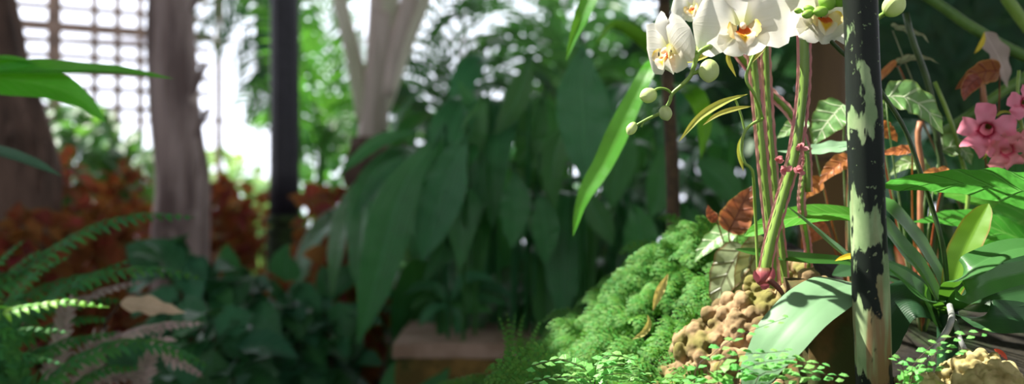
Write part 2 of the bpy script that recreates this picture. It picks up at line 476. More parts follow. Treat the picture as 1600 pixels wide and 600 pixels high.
Y = 3.6
t = thing('palm_tree', 'dark brown trunk flaring at the left edge behind the bright lance leaves', 'tree', Vector((P(0, 300, Y).x, Y, 0)))
b = MB()
trunk_mesh(b, [Vector((P(8, 0, Y).x, Y, 0)), P(12, 330, Y), P(14, 250, Y), P(2, 180, Y), P(-8, 90, Y), P(-12, -140, Y)],
           [(0, .2), (.4, .17), (.62, .145), (.75, .1), (.85, .07), (1, .062)], amp=.1, seed=9)
b.build('trunk', M['dark_bark'], t)
for (x0, y0, x1, y1, w_) in ((55, 250, 40, 170, 12), (20, 240, 14, 190, 12), (62, 300, 70, 220, 12)):
    b = MB(); a = P(x0, y0, Y - .12); c = P(x1, y1, Y - .16)
    b.ribbon([a, a.lerp(c, .5) + Vector((.02, -.03, 0)), c], w_ / F * Y * .7, CAM, STRAP, nv=8, nu=4, fold=.5)
    b.build('leaf_stub', M['dark_bark'], t)

# cast iron column
Y = 4.5; cx = P(445, 0, Y).x
t = thing('iron_column', 'dark fluted cast iron column with a ringed dark green base', 'column', Vector((cx, Y, 0)))
o0 = Vector((cx, Y, 0))
b = MB()
z1 = P(0, 338, Y).z
b.lathe(o0, UP, [(z1, .068)] + [(z1 + .2 * i, .0665 - .0006 * i) for i in range(1, 14)], nu=64, flute=.035, nf=16)
b.build('shaft', M['iron'], t)
zz = lambda y: P(0, y, Y).z
b = MB(); b.lathe(o0, UP, [(zz(352), .066), (zz(350), .082), (zz(346), .088), (zz(342), .086), (zz(339), .074), (zz(336), .07)], nu=32); b.build('collar', M['iron_green_lit'], t)
b = MB(); b.lathe(o0, UP, [(zz(368), .072), (zz(366), .084), (zz(362), .088), (zz(358), .084), (zz(356), .07)], nu=32); b.build('base_ring', M['iron_green_lit'], t)
b = MB(); b.lathe(o0, UP, [(0, .17), (.06, .17), (.08, .14), (.2, .125), (.3, .098), (.5, .086), (zz(400), .08), (zz(385), .084), (zz(372), .078), (zz(353), .064)], nu=32); b.build('pedestal', M['iron_green_lit'], t)

# ------------------------------------------------------------------ plant makers
def palm_frond(parent, p, mat, n=34, L=.32, w=.014, N=None, seed=0, droop=.3, name='frond', ang=58, r=.007, start=.18, rise=.1):
    b = MB(); R = random.Random(seed)
    b.frond(p, N or CAM, n, L, w, ang=ang, droop=droop, r=r, start=start, rnd=R, rise=rise,
            table=[(0, .55), (.25, 1), (.6, .9), (.9, .5), (1, .25)], table_p=LANCE)
    return b.build(name, mat, parent)

def arch(a, d, h, reach, sag):
    """a frond that rises from a, leans towards d and sags"""
    return [a, a + UP * h * .6 + d * reach * .22, a + UP * h + d * reach * .55, a + UP * (h - sag * .4) + d * reach * .85, a + UP * (h - sag) + d * reach]

def shrub(name, label, cat, px, Y, z0, z1, rx, nleaf, size, mat, seed, group=None, prof_=OVATE, ratio=.42, stems=4, dens=.45, ry=None, fold=.25):
    c0 = Vector((px, Y, 0)); R = random.Random(seed)
    t = thing(name, label, cat, c0, group)
    b = MB(); ry = ry or rx; tips = []
    for i in range(nleaf):
        while True:
            q = rv(R)
            if q.length < 1: break
        q = q * (dens + (1 - dens) / max(q.length, .2) * R.random() ** .3 * .9) if q.length > .1 else q
        p = c0 + Vector((q.x * rx, q.y * ry, z0 + (q.z * .5 + .5) * (z1 - z0)))
        d = (Vector((q.x, q.y - .3, q.z * .3 - .25)) + rv(R, .7)).normalized()
        l = size * R.uniform(.65, 1.2)
        nrm = (UP * .8 + CAM * .7 + rv(R, .5)).normalized()
        b.ribbon([p, p + d * l * .5 + UP * l * .06, p + d * l - UP * l * .12], l * ratio, nrm, prof_, nv=5, nu=2, fold=fold)
        tips.append(p)
    b.build('foliage', mat, t)
    if stems:
        b = MB()
        for i in range(stems * 3):
            e = tips[R.randrange(len(tips))]
            a = c0 + Vector((R.uniform(-.05, .05), R.uniform(-.05, .05), -.02))
            b.tube([a, a.lerp(e, .5) + UP * .1, e], lambda t_: .011 * (1 - .8 * t_), nv=8, nu=5)
        b.build('stems', M['brown_stem'], t)
    return t

XP = lambda px, Y: (px - 800) / F * Y

# crownshaft palm
Y = 3.7
base = Vector((P(585, 0, Y).x, Y, 0))
t = thing('palm_tree', 'palm with a smooth pinkish crownshaft splitting into pale upright leaf stalks', 'tree', base)
b = MB(); trunk_mesh(b, [base, P(575, 420, Y), P(578, 290, Y), P(582, 215, Y)], [(0, .1), (.5, .085), (1, .075)], amp=.08, seed=4); b.build('trunk', M['dark_bark'], t)
b = MB(); b.tube([P(582, 222, Y), P(585, 180, Y), P(590, 120, Y), P(597, 60, Y), P(600, 20, Y)], lambda s: .058 * (1 - .28 * s), nv=14, nu=14); b.build('crownshaft', M['crownshaft'], t)
for (q, r0, r1, mt) in (([(572, 190), (563, 140), (551, 80), (535, 20), (524, -40), (505, -120)], .036, .022, 'petiole'),
                    ([(580, 170), (584, 110), (587, 50), (590, -20), (592, -140)], .034, .026, 'crownshaft'),
                    ([(600, 150), (612, 100), (628, 40), (645, -20), (668, -100)], .042, .026, 'crownshaft'),
                    ([(600, 170), (618, 120), (640, 60), (664, 0), (700, -90)], .026, .02, 'petiole'),
                    ([(592, 130), (600, 70), (610, 0), (618, -120)], .036, .03, 'petiole')):
    b = MB(); pp = pts(Y, *q)
    b.tube(pp, lambda s: r0 + (r1 - r0) * s, nv=14, nu=10)
    pt = b.build('petiole', M[mt], t)
    e = pp[-1]; d = (pp[-1] - pp[-2]).normalized()
    dd = Vector((d.x * 2.5, R.uniform(-.3, .5), 0)).normalized()
    pp2 = [e, e + d * .4, e + d * .8 + dd * .3, e + d * 1.0 + dd * .8, e + d * .8 + dd * 1.4]
    palm_frond(pt, pp2, M['palm'], n=30, L=.4, w=.018, seed=int(q[0][0]), name='frond')
# dry sheaths at its foot
for i, (x0, y0, x1, y1) in enumerate(((560, 230, 548, 300), (590, 225, 610, 290), (575, 225, 572, 310), (600, 215, 640, 250))):
    b = MB(); b.ribbon([P(x0, y0, Y - .08), P((x0 + x1) / 2, (y0 + y1) / 2, Y - .12), P(x1, y1, Y - .12)], .04, CAM, STRAP, nv=8, nu=4, fold=.4)
    b.build('dry_sheath', M['dark_bark'], t)

# feather palms in the back: (base px, Y, material, label, fronds as pixel paths)
def back_palm(px, Y, mat, label, fronds, n=34, L=.34, w=.016, trunk=.05, seed=0, droop=.35, ang=55):
    base = Vector((XP(px, Y), Y, 0))
    t = thing('feather_palm', label, 'palm', base)
    b = MB(); b.tube([base, base + UP * .5, base + UP * 1.0], lambda s: trunk * (1 - .4 * s), nv=10, nu=10); b.build('trunk', M['stem'], t)
    for i, q in enumerate(fronds):
        pp = pts(Y, *q)
        palm_frond(t, [base + UP * .95] + pp, M[mat], n=n, L=L, w=w, seed=seed + i, droop=droop, ang=ang, start=.25)
    return t

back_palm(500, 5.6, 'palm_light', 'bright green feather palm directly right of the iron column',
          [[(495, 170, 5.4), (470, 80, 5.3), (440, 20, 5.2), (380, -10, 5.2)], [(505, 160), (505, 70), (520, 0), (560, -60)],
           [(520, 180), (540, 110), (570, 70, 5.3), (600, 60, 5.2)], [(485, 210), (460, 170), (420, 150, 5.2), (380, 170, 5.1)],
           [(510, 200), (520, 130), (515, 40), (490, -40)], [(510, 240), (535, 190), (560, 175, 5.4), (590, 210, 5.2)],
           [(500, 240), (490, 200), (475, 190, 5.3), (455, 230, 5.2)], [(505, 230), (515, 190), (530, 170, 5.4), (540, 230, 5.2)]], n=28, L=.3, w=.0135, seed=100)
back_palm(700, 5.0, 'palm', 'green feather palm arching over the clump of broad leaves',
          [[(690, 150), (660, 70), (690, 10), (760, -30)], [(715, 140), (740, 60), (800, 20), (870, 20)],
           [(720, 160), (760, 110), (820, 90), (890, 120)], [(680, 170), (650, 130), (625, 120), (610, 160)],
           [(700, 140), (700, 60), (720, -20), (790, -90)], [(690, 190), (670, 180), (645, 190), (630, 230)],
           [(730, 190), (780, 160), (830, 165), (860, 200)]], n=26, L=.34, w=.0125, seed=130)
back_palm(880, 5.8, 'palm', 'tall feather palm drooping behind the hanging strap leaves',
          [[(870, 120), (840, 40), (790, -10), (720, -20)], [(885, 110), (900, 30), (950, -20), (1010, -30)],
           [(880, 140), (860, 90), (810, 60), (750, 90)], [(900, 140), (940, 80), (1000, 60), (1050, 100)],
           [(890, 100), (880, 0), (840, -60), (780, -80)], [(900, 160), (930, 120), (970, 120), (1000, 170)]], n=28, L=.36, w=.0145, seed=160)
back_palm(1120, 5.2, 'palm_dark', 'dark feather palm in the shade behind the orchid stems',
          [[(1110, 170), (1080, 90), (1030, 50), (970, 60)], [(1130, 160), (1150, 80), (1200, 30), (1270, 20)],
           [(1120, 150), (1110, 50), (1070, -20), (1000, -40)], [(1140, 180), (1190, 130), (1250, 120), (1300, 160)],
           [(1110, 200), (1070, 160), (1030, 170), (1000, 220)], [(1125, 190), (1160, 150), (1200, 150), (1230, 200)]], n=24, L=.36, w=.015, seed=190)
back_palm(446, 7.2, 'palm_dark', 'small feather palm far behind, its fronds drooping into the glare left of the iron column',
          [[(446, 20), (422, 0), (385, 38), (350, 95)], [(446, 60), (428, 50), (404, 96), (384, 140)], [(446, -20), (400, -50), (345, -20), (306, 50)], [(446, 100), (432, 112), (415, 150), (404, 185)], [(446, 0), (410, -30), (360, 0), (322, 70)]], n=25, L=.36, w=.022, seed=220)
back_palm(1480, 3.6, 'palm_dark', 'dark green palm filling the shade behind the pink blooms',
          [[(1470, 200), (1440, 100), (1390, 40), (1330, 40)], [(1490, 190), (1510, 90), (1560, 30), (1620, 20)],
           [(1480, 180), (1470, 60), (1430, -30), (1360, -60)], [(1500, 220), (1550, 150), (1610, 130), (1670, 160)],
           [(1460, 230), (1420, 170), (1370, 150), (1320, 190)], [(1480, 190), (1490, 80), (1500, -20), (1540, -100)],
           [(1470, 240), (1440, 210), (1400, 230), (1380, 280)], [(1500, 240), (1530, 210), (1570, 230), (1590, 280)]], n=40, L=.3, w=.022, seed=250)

# hedge line and trees beyond
R = random.Random(11)
def far_bush(label, px, Y, ztop, wpx, nleaf, size, mat, seed, z0=0.0, name='bush', cat='bush', group=None):
    return shrub(name, label, cat, XP(px, Y), Y, z0, ztop, wpx / F * Y, nleaf, size, mat, seed, stems=3, ry=.5, group=group)
far_bush('rounded green bush in front of the trellis, above the red coleus', 120, 6.0, P(0, 145, 6).z, 78, 520, .13, M['hedge'], 21, z0=.5)
far_bush('green bush at the left edge below the trellis', 20, 6.4, P(0, 190, 6.4).z, 70, 420, .13, M['hedge'], 22, z0=.4)
far_bush('airy bush with sky showing through, left of the grey trunk', 205, 6.3, P(0, 185, 6.3).z, 52, 170, .12, M['hedge'], 23, z0=.5)
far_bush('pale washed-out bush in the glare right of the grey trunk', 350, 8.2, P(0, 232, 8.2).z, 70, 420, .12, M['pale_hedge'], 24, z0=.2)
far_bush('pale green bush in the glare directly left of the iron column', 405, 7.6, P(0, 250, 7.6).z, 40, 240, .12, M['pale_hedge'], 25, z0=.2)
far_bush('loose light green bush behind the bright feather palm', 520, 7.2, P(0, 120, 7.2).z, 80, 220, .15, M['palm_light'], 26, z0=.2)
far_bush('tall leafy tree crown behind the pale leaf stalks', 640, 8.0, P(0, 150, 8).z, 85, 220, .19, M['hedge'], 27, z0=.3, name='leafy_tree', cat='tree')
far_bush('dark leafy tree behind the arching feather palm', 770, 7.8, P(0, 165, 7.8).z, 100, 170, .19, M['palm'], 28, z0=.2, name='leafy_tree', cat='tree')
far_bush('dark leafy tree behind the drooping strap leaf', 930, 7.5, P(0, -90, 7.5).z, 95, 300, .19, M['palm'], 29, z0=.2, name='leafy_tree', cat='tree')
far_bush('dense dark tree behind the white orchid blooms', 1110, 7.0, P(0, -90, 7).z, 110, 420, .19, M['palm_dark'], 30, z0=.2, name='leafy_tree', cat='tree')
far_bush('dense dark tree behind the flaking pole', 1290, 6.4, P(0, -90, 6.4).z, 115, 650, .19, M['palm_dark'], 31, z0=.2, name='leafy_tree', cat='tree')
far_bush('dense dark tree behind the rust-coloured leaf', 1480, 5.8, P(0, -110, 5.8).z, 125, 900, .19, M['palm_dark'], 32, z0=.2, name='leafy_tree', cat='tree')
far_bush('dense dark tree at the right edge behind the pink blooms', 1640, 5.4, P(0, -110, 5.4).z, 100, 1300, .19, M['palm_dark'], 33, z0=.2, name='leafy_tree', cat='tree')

# coleus
for (lab, px, Y, yt, wpx, nl, s) in (
        ('tall rust-red coleus with a pointed top, under the green bush', 112, 4.4, 222, 45, 300, 1),
        ('wide rust-red coleus in front of the dark flaring trunk', 40, 3.2, 300, 60, 330, 2),
        ('rust-red coleus with its top spray close to the leaning trunk', 195, 4.3, 226, 48, 300, 3),
        ('low red-brown coleus between the red coleus and the grey trunk', 150, 3.7, 290, 70, 420, 4),
        ('red coleus between the grey trunk and the iron column', 352, 4.8, 262, 42, 300, 5),
        ('red coleus touching the left side of the iron column', 400, 4.9, 275, 26, 160, 6),
        ('red coleus directly right of the iron column', 500, 4.2, 262, 36, 300, 7),
        ('red coleus at the foot of the crownshaft palm', 548, 3.5, 270, 40, 300, 8),
        ('dull brown-red coleus sprawling low between the oval-leaved shrubs', 320, 3.0, 400, 55, 200, 10),
        ('dull brown-red coleus low in front of the column pedestal', 450, 3.3, 430, 50, 200, 11),
        ('low orange-red coleus left of the long drooping leaf tip', 520, 3.1, 370, 50, 260, 9)):
    shrub('coleus', lab, 'coleus', XP(px, Y), Y, .15, P(0, yt, Y).z, wpx / F * Y, int(nl * .8), .085, M['coleus'], 300 + s, stems=4, dens=.35, ratio=.4)
# oval leaved shrubs
for (lab, px, Y, yt, wpx, nl, s) in (
        ('dark green oval-leaved shrub in front of the grey trunk', 285, 2.7, 345, 62, 90, 1),
        ('dark green oval-leaved shrub left of the column base', 365, 2.8, 345, 42, 80, 2),
        ('low oval-leaved shrub in front of the column pedestal', 440, 2.9, 405, 60, 100, 3),
        ('low oval-leaved shrub beside the dry fern fronds', 330, 2.3, 450, 70, 80, 4),
        ('small oval-leaved shrub between the column and the drooping leaves', 505, 2.9, 425, 45, 60, 5)):
    shrub('oval_leaved_shrub', lab, 'shrub', XP(px, Y), Y, .2, P(0, yt, Y).z, wpx / F * Y, nl, .125, M['oval'], 400 + s, stems=4, dens=.3, ratio=.36)
# ------------------------------------------------------------------ stone ledge and pot
Y0, Y1 = 2.45, 2.85
t = thing('stone_ledge', 'low mossy stone ledge with a worn pale top, below the broad leaves', 'ledge', Vector((XP(760, 2.6), 2.6, 0)))
zt = P(0, 538, Y0).z
def rough_box(a, c, mat, name, amp=.008, nx=26, ny=6, nz=10):
    b = MB(); (x0, y0, z0), (x1, y1, z1) = a, c
    def jit(p): return p + Vector((noise.noise(p * 9), noise.noise(p * 9 + Vector((7, 0, 0))), noise.noise(p * 9 + Vector((0, 5, 0))))) * amp
    def face(o, u, v, nu_, nv_):
        b.grid([[jit(o + u * (j / nu_) + v * (i / nv_)) for j in range(nu_ + 1)] for i in range(nv_ + 1)], [[(j / nu_, i / nv_) for j in range(nu_ + 1)] for i in range(nv_ + 1)])
    X = Vector((x1 - x0, 0, 0)); Yv = Vector((0, y1 - y0, 0)); Z = Vector((0, 0, z1 - z0)); o = Vector(a)
    face(o, X, Z, nx, nz); face(o + Yv, X, Z, nx, nz); face(o, Yv, Z, ny, nz); face(o + X, Yv, Z, ny, nz); face(o + Z, X, Yv, nx, ny); face(o, X, Yv, nx, ny)
    return b.build(name, mat, t, smooth=True)
xa, xb = XP(612, Y0), XP(935, Y0)
rough_box((xa + .01, Y0 + .012, 0), (xb, Y1, zt - .035), M['ledge'], 'body')
rough_box((xa, Y0, zt - .035), (xb, Y1 + .02, zt), M['ledge_top'], 'coping', amp=.005, nz=3)

Y = 3.0; c0 = Vector((XP(862, Y), Y, 0))
t = thing('flower_pot', 'dim squat clay pot in the shadow behind the stone ledge', 'pot', c0)
za, zb = P(0, 540, Y).z, P(0, 478, Y).z
b = MB(); b.lathe(Vector((c0.x, Y, 0)), UP, [(za - .2, .05), (za, .052), (zb - .02, .066), (zb - .02, .075), (zb, .077), (zb, .066), (zb - .03, .06)], nu=26); b.build('body', M['clay'], t)
b = MB(); b.lathe(Vector((c0.x, Y, 0)), UP, [(0, .08), (za - .22, .075), (za - .2, .06)], nu=20); b.build('stand', M['ledge'], t)

# ------------------------------------------------------------------ broad pleated leaves
def broad_leaf(parent, base, q, Y, hw, seed=0, mat='broad', N=None, nv=22, petiole=True, twist=0, table=LANCE, fold=.22, pleat=.035, name='leaf', r=.007, top=None, curl=.0, wave=.03):
    """q: blade spine in pixels from its attachment to its tip; hw: half width in pixels"""
    pp = pts(Y, *q)
    b = MB()
    n = N or (CAM + UP * .35)
    b.ribbon(pp, hw / F * pp[len(pp) // 2].y, n, table, nv=nv, nu=14, fold=fold, pleat=pleat, npl=5, twist=twist, curl=curl, wave=wave)
    if petiole:
        a = pp[0]; d = (pp[1] - pp[0]).normalized()
        mid = base.lerp(a, .55) + UP * .1; 
        top = a + (UP * .8 - d * .35).normalized() * .05 if d.z < 0 else a - d * .08
        b.tube([base, mid, a.lerp(top, .9) + (base - a) * .03, a, pp[0].lerp(pp[1], .3)], lambda s: r * (1 - .5 * s), nv=16, nu=6)
    return b.build(name, M[mat], parent)

def clump(label, px, Y, specific, nrand, seed, spread=1.0, hmin=.5, hmax=1.3, lmin=.35, lmax=.6):
    R = random.Random(seed)
    base = Vector((XP(px, Y), Y, 0))
    t = thing('broad_leaved_plant', label, 'plant', base)
    for (q, yy, hw) in specific:
        a = P(q[0][0], q[0][1], yy)
        bb = base + Vector(((a.x - base.x) * .15 + R.uniform(-.04, .04), R.uniform(-.06, .04), 0))
        broad_leaf(t, bb, q, yy, hw, pleat=.02)
    for i in range(nrand):
        ang = R.uniform(-PI, PI); d = Vector((math.cos(ang), math.sin(ang) * .6 + R.uniform(-.2, .2), 0))
        h = R.uniform(hmin, hmax); rch = R.uniform(.12, .42) * spread; l = R.uniform(lmin, lmax)
        bb = base + Vector((R.uniform(-.08, .08), R.uniform(-.08, .08), 0))
        ap = bb + d * rch * .6 + UP * h
        mid = bb + d * rch * .15 + UP * h * .6
        el = R.uniform(.1, .8)
        p1 = ap + d * l * .35 + UP * (.10 * el * l - .02)
        p2 = ap + d * l * .62 - UP * l * (.3 - .1 * el)
        p3 = ap + d * l * .72 - UP * l * (.78 - .2 * el)
        b = MB()
        n = (UP + CAM * .25 + rv(R, .25)).normalized()
        hw = l * R.uniform(.11, .155)
        b.ribbon([ap, p1, p2, p3], hw, lambda s, n=n, d=d: (n + d * s * 1.2).normalized(), LANCE, nv=18, nu=12, fold=.22, pleat=.02, npl=5, twist=R.uniform(-.5, .5), wave=.03)
        b.tube([bb, mid, ap, ap.lerp(p1, .3)], lambda s: .007 * (1 - .5 * s), nv=12, nu=6)
        b.build('leaf', M['broad'], t)
    return t

clump('broad-leaved clump whose longest leaves droop to the stone ledge, left of the rest', 725, 2.75, [
    ([(728, 212), (705, 262), (682, 330), (660, 410)], 2.32, 37),
    ([(690, 215), (640, 275), (612, 345), (588, 440), (558, 540)], 2.30, 36),
    ([(752, 235), (738, 300), (715, 360), (660, 440)], 2.45, 26),
    ([(655, 205), (600, 218), (560, 245), (528, 275)], 2.5, 12),
    ([(640, 240), (600, 270), (570, 310), (552, 340)], 2.48, 13),
    ([(700, 190), (690, 215), (665, 240), (640, 262)], 2.6, 14),
    ([(660, 300), (630, 340), (600, 365), (580, 372)], 2.55, 12),
], 14, 41, .6)
clump('broad-leaved clump with upright pointed leaves in the middle of the shade', 810, 2.85, [
    ([(826, 95), (815, 135), (798, 175), (772, 212)], 2.5, 20),
    ([(804, 268), (806, 300), (804, 340), (799, 390)], 2.4, 24),
    ([(842, 302), (848, 330), (852, 365), (852, 415)], 2.42, 22),
    ([(790, 200), (760, 190), (735, 160), (715, 125)], 2.6, 14),
    ([(760, 150), (745, 190), (740, 230), (752, 270)], 2.55, 20),
    ([(850, 150), (830, 200), (822, 240), (800, 265)], 2.6, 26),
], 15, 42)
clump('broad-leaved clump with one very wide hanging leaf behind the dangling strap leaf', 930, 2.8, [
    ([(910, 72), (908, 130), (912, 200), (916, 290)], 2.25, 42),
    ([(915, 298), (930, 330), (946, 360), (958, 384)], 2.35, 20),
    ([(985, 318), (998, 350), (1002, 395), (1000, 438)], 2.4, 27),
    ([(980, 190), (972, 240), (960, 290), (955, 330)], 2.5, 26),
    ([(890, 180), (870, 230), (862, 280), (868, 330)], 2.5, 20),
], 15, 43)
clump('broad-leaved clump in deep shade between the flower buds and the green stems', 1075, 2.9, [
    ([(1088, 245), (1110, 268), (1135, 290), (1158, 325)], 2.45, 26),
    ([(1040, 225), (1035, 270), (1028, 310), (1015, 345)], 2.5, 24),
    ([(1060, 180), (1080, 195), (1110, 205), (1140, 232)], 2.5, 20),
    ([(1080, 320), (1085, 350), (1090, 380), (1085, 420)], 2.5, 24),
], 15, 44)
clump('broad-leaved clump filling the shade behind the clear view of the stone ledge', 880, 3.5, [], 26, 45, 1.6, .6, 1.45)
clump('broad-leaved clump at the back, right of the crownshaft palm', 745, 3.5, [], 24, 46, 1.6, .5, 1.3)
clump('broad-leaved clump behind the crinkled begonia leaves', 1190, 3.2, [], 26, 47, 1.5, .5, 1.35)
clump('broad-leaved clump in shade behind the flaking pole', 1370, 2.6, [], 22, 48, 1.2, .5, 1.25)
clump('broad-leaved clump in shade at the right edge', 1570, 2.4, [], 22, 49, 1.2, .5, 1.2)
clump('low broad-leaved clump in shade directly behind the stone ledge', 800, 3.15, [], 14, 50, 1.3, .25, .8, .25, .42)
clump('low broad-leaved clump in shade behind the mossy fern mound', 1010, 2.6, [], 16, 51, 1.1, .25, .8, .25, .42)

# palm seedling with fingered leaves over the ledge
Y = 2.65; base = Vector((XP(720, 2.95), 2.95, .0))
t = thing('palm_seedling', 'young fan-leaved palm seedling fingering out just above the stone ledge', 'palm', base)
for i, q in enumerate(([(705, 470), (740, 448), (780, 452), (805, 470)], [(705, 472), (735, 465), (770, 470), (800, 478)], [(702, 474), (730, 482), (755, 484), (772, 490)],
                       [(700, 474), (685, 462), (660, 470), (640, 485)], [(700, 476), (680, 482), (665, 495), (655, 510)], [(702, 476), (715, 495), (716, 510), (712, 526)],
                       [(704, 470), (720, 440), (750, 432), (775, 440)], [(700, 472), (680, 448), (655, 448), (630, 462)])):
    b = MB(); b.ribbon(pts(Y - .02 * i, *q), .017, UP * .7 + CAM * .8, LANCE, nv=12, nu=4, fold=.3); b.build('leaflet', M['broad'], t)
b = MB(); b.tube([base, P(708, 520, 2.8), P(703, 474, Y)], .006, nv=10, nu=6); b.build('stalk', M['stem'], t)

# ------------------------------------------------------------------ ferns at the left
SWORD = [(0, .5), (.1, 1), (.5, .8), (.85, .4), (1, 0)]
def fern(label, px, Y, fr, seed, name='fern', mat='fern', cat='fern', L=.062, w=.0085, n=42, N=None, group=None, droop=.22):
    R = random.Random(seed); base = Vector((XP(px, Y), Y, 0))
    t = thing(name, label, cat, base, group)
    for i, q in enumerate(fr):
        m = mat; kk = L
        if isinstance(q[0], str): m = q[0]; q = q[1:]
        pp = pts(Y, *q)
        b = MB()
        if q[0][0] > -60: pp = [base + Vector((R.uniform(-.05, .05), R.uniform(-.05, .05), .0)), base.lerp(pp[0], .6) + Vector((R.uniform(-.05, .02), 0, 0))] + pp; st = .42
        else: st = .05
        b.frond(pp, N or (UP * .85 + CAM * .5).normalized(), n if st < .1 else int(n * 1.7), L, w, ang=56, droop=droop, r=.003, start=st, rnd=R, nv=5, taper=.6, table_p=SWORD)
        b.build('frond', M[m], t)
    return t
fern('fern with a long frond arching up over the red coleus', -20, 1.75, [
    [(-40, 500), (40, 425), (110, 375), (165, 350), (230, 338), (305, 340)],
    [(-40, 520), (30, 470), (90, 445), (150, 428), (205, 405)],
    [(-50, 480), (10, 430), (50, 400), (80, 392)],
    [(-40, 470), (-10, 420), (20, 390), (40, 375)],
    [(-50, 540), (20, 500), (80, 480), (140, 470), (190, 470)],
    [(-30, 560), (60, 520), (120, 500), (170, 500)]], 61, L=.085, w=.0085)
fern('fern with a thin pointed frond reaching right toward the oval leaves', 20, 1.65, [
    [(0, 540), (60, 478), (130, 440), (200, 424), (260, 424), (318, 437)],
    [(0, 580), (50, 500), (100, 455), (160, 445)],
    [(0, 560), (20, 470), (60, 425), (110, 400)],
    [(10, 600), (80, 545), (130, 530), (185, 520)]], 62, L=.075, w=.0075)
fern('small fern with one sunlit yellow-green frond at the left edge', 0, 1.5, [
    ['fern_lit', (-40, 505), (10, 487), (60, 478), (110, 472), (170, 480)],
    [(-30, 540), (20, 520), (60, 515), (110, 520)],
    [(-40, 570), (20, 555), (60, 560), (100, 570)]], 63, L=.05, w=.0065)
fern('fern spreading low along the bottom edge beside the dry fronds', 70, 1.6, [
    [(40, 640), (90, 585), (140, 555), (190, 540), (250, 540), (328, 575)],
    [(60, 650), (110, 610), (160, 580), (220, 575)],
    [(30, 640), (30, 590), (60, 560), (100, 550)],
    [(20, 640), (-10, 590), (-30, 570), (-60, 560)],
    [(40, 640), (20, 560), (10, 520), (20, 490)]], 64, L=.07, w=.008)
fern('withered grey-pink fern drooping between the green ferns and the oval leaves', 150, 1.7, [
    ['dry', (140, 560), (190, 528), (230, 515), (270, 508), (318, 505)],
    ['dry', (130, 600), (180, 590), (220, 585), (250, 580)],
    ['dry', (240, 545), (270, 560), (295, 575), (318, 590)],
    ['dry', (100, 500), (130, 470), (180, 450), (225, 440)]], 65, name='withered_fern', L=.07, w=.0085, droop=.12)
Y = 1.7; R = random.Random(8)
t = thing('withered_leaf', 'bleached cream curled leaf caught above the withered fern', 'leaf', P(240, 500, Y))
b = MB(); b.ribbon(pts(Y, (188, 474), (225, 478), (260, 484), (292, 489)), .018, UP * .6 + CAM * .8, OVATE, nv=16, nu=6, fold=.3, wave=.35, wf=3); b.build('blade', M['dry_pale'], t)
b = MB(); b.tube(pts(Y, (188, 474), (170, 480), (165, 520), (168, 620), (168, 900)), .002, nv=10, nu=5); b.build('stalk', M['brown_stem'], t)

# ------------------------------------------------------------------ lance leaves entering from the left
Y = 1.5; base = Vector((XP(-190, Y), Y, 0))
t = thing('ginger_plant', 'bright green lance leaves reaching in from the left edge on a tall stem', 'plant', base)
b = MB(); b.tube([base, P(-190, 500, Y), P(-180, 250, Y), P(-170, 60, Y), P(-150, -100, Y)], lambda s: .012 * (1 - .5 * s), nv=20, nu=8); b.build('stem', M['stem'], t)
for (q, hw, n, fold, tw) in (([(-175, 130), (-60, 118), (60, 110), (170, 112), (272, 123)], 23, UP * .8 + CAM * .55, .3, .0),
                    ([(-175, 160), (-80, 118), (0, 122), (80, 135), (130, 158), (166, 192)], 34, UP * .45 + CAM * .9, .22, 0),
                    ([(-172, 90), (-100, 98), (-40, 93), (20, 92), (58, 99)], 14, UP * .8 + CAM * .5, .2, 0)):
    b = MB(); pp = pts(Y, *q); b.ribbon(pp, hw / F * Y, n, LANCE, nv=26, nu=8, fold=fold, twist=tw, wave=.08, wf=2.5)
    b.build('leaf', M['ginger'], t)
Y = 1.6; base = Vector((XP(-120, Y), Y, 0))
t = thing('ginger_plant', 'dull grey-green leaf dipping in at the left edge in front of the dark trunk', 'plant', base)
b = MB(); b.tube([base, P(-120, 500, Y), P(-100, 300, Y), P(-80, 225, Y)], .007, nv=12, nu=8); b.build('stem', M['stem'], t)
b = MB(); b.ribbon(pts(Y, (-80, 225), (-20, 235), (40, 252), (98, 276)), 17 / F * Y, UP * .9 + CAM * .4, LANCE, nv=20, nu=8, fold=.3); b.build('leaf', M['grey_leaf'], t)
b = MB(); b.ribbon(pts(Y, (-80, 225), (-110, 180), (-160, 190), (-210, 230)), 20 / F * Y, UP * .9 + CAM * .4, LANCE, nv=20, nu=8, fold=.3); b.build('leaf', M['grey_leaf'], t)

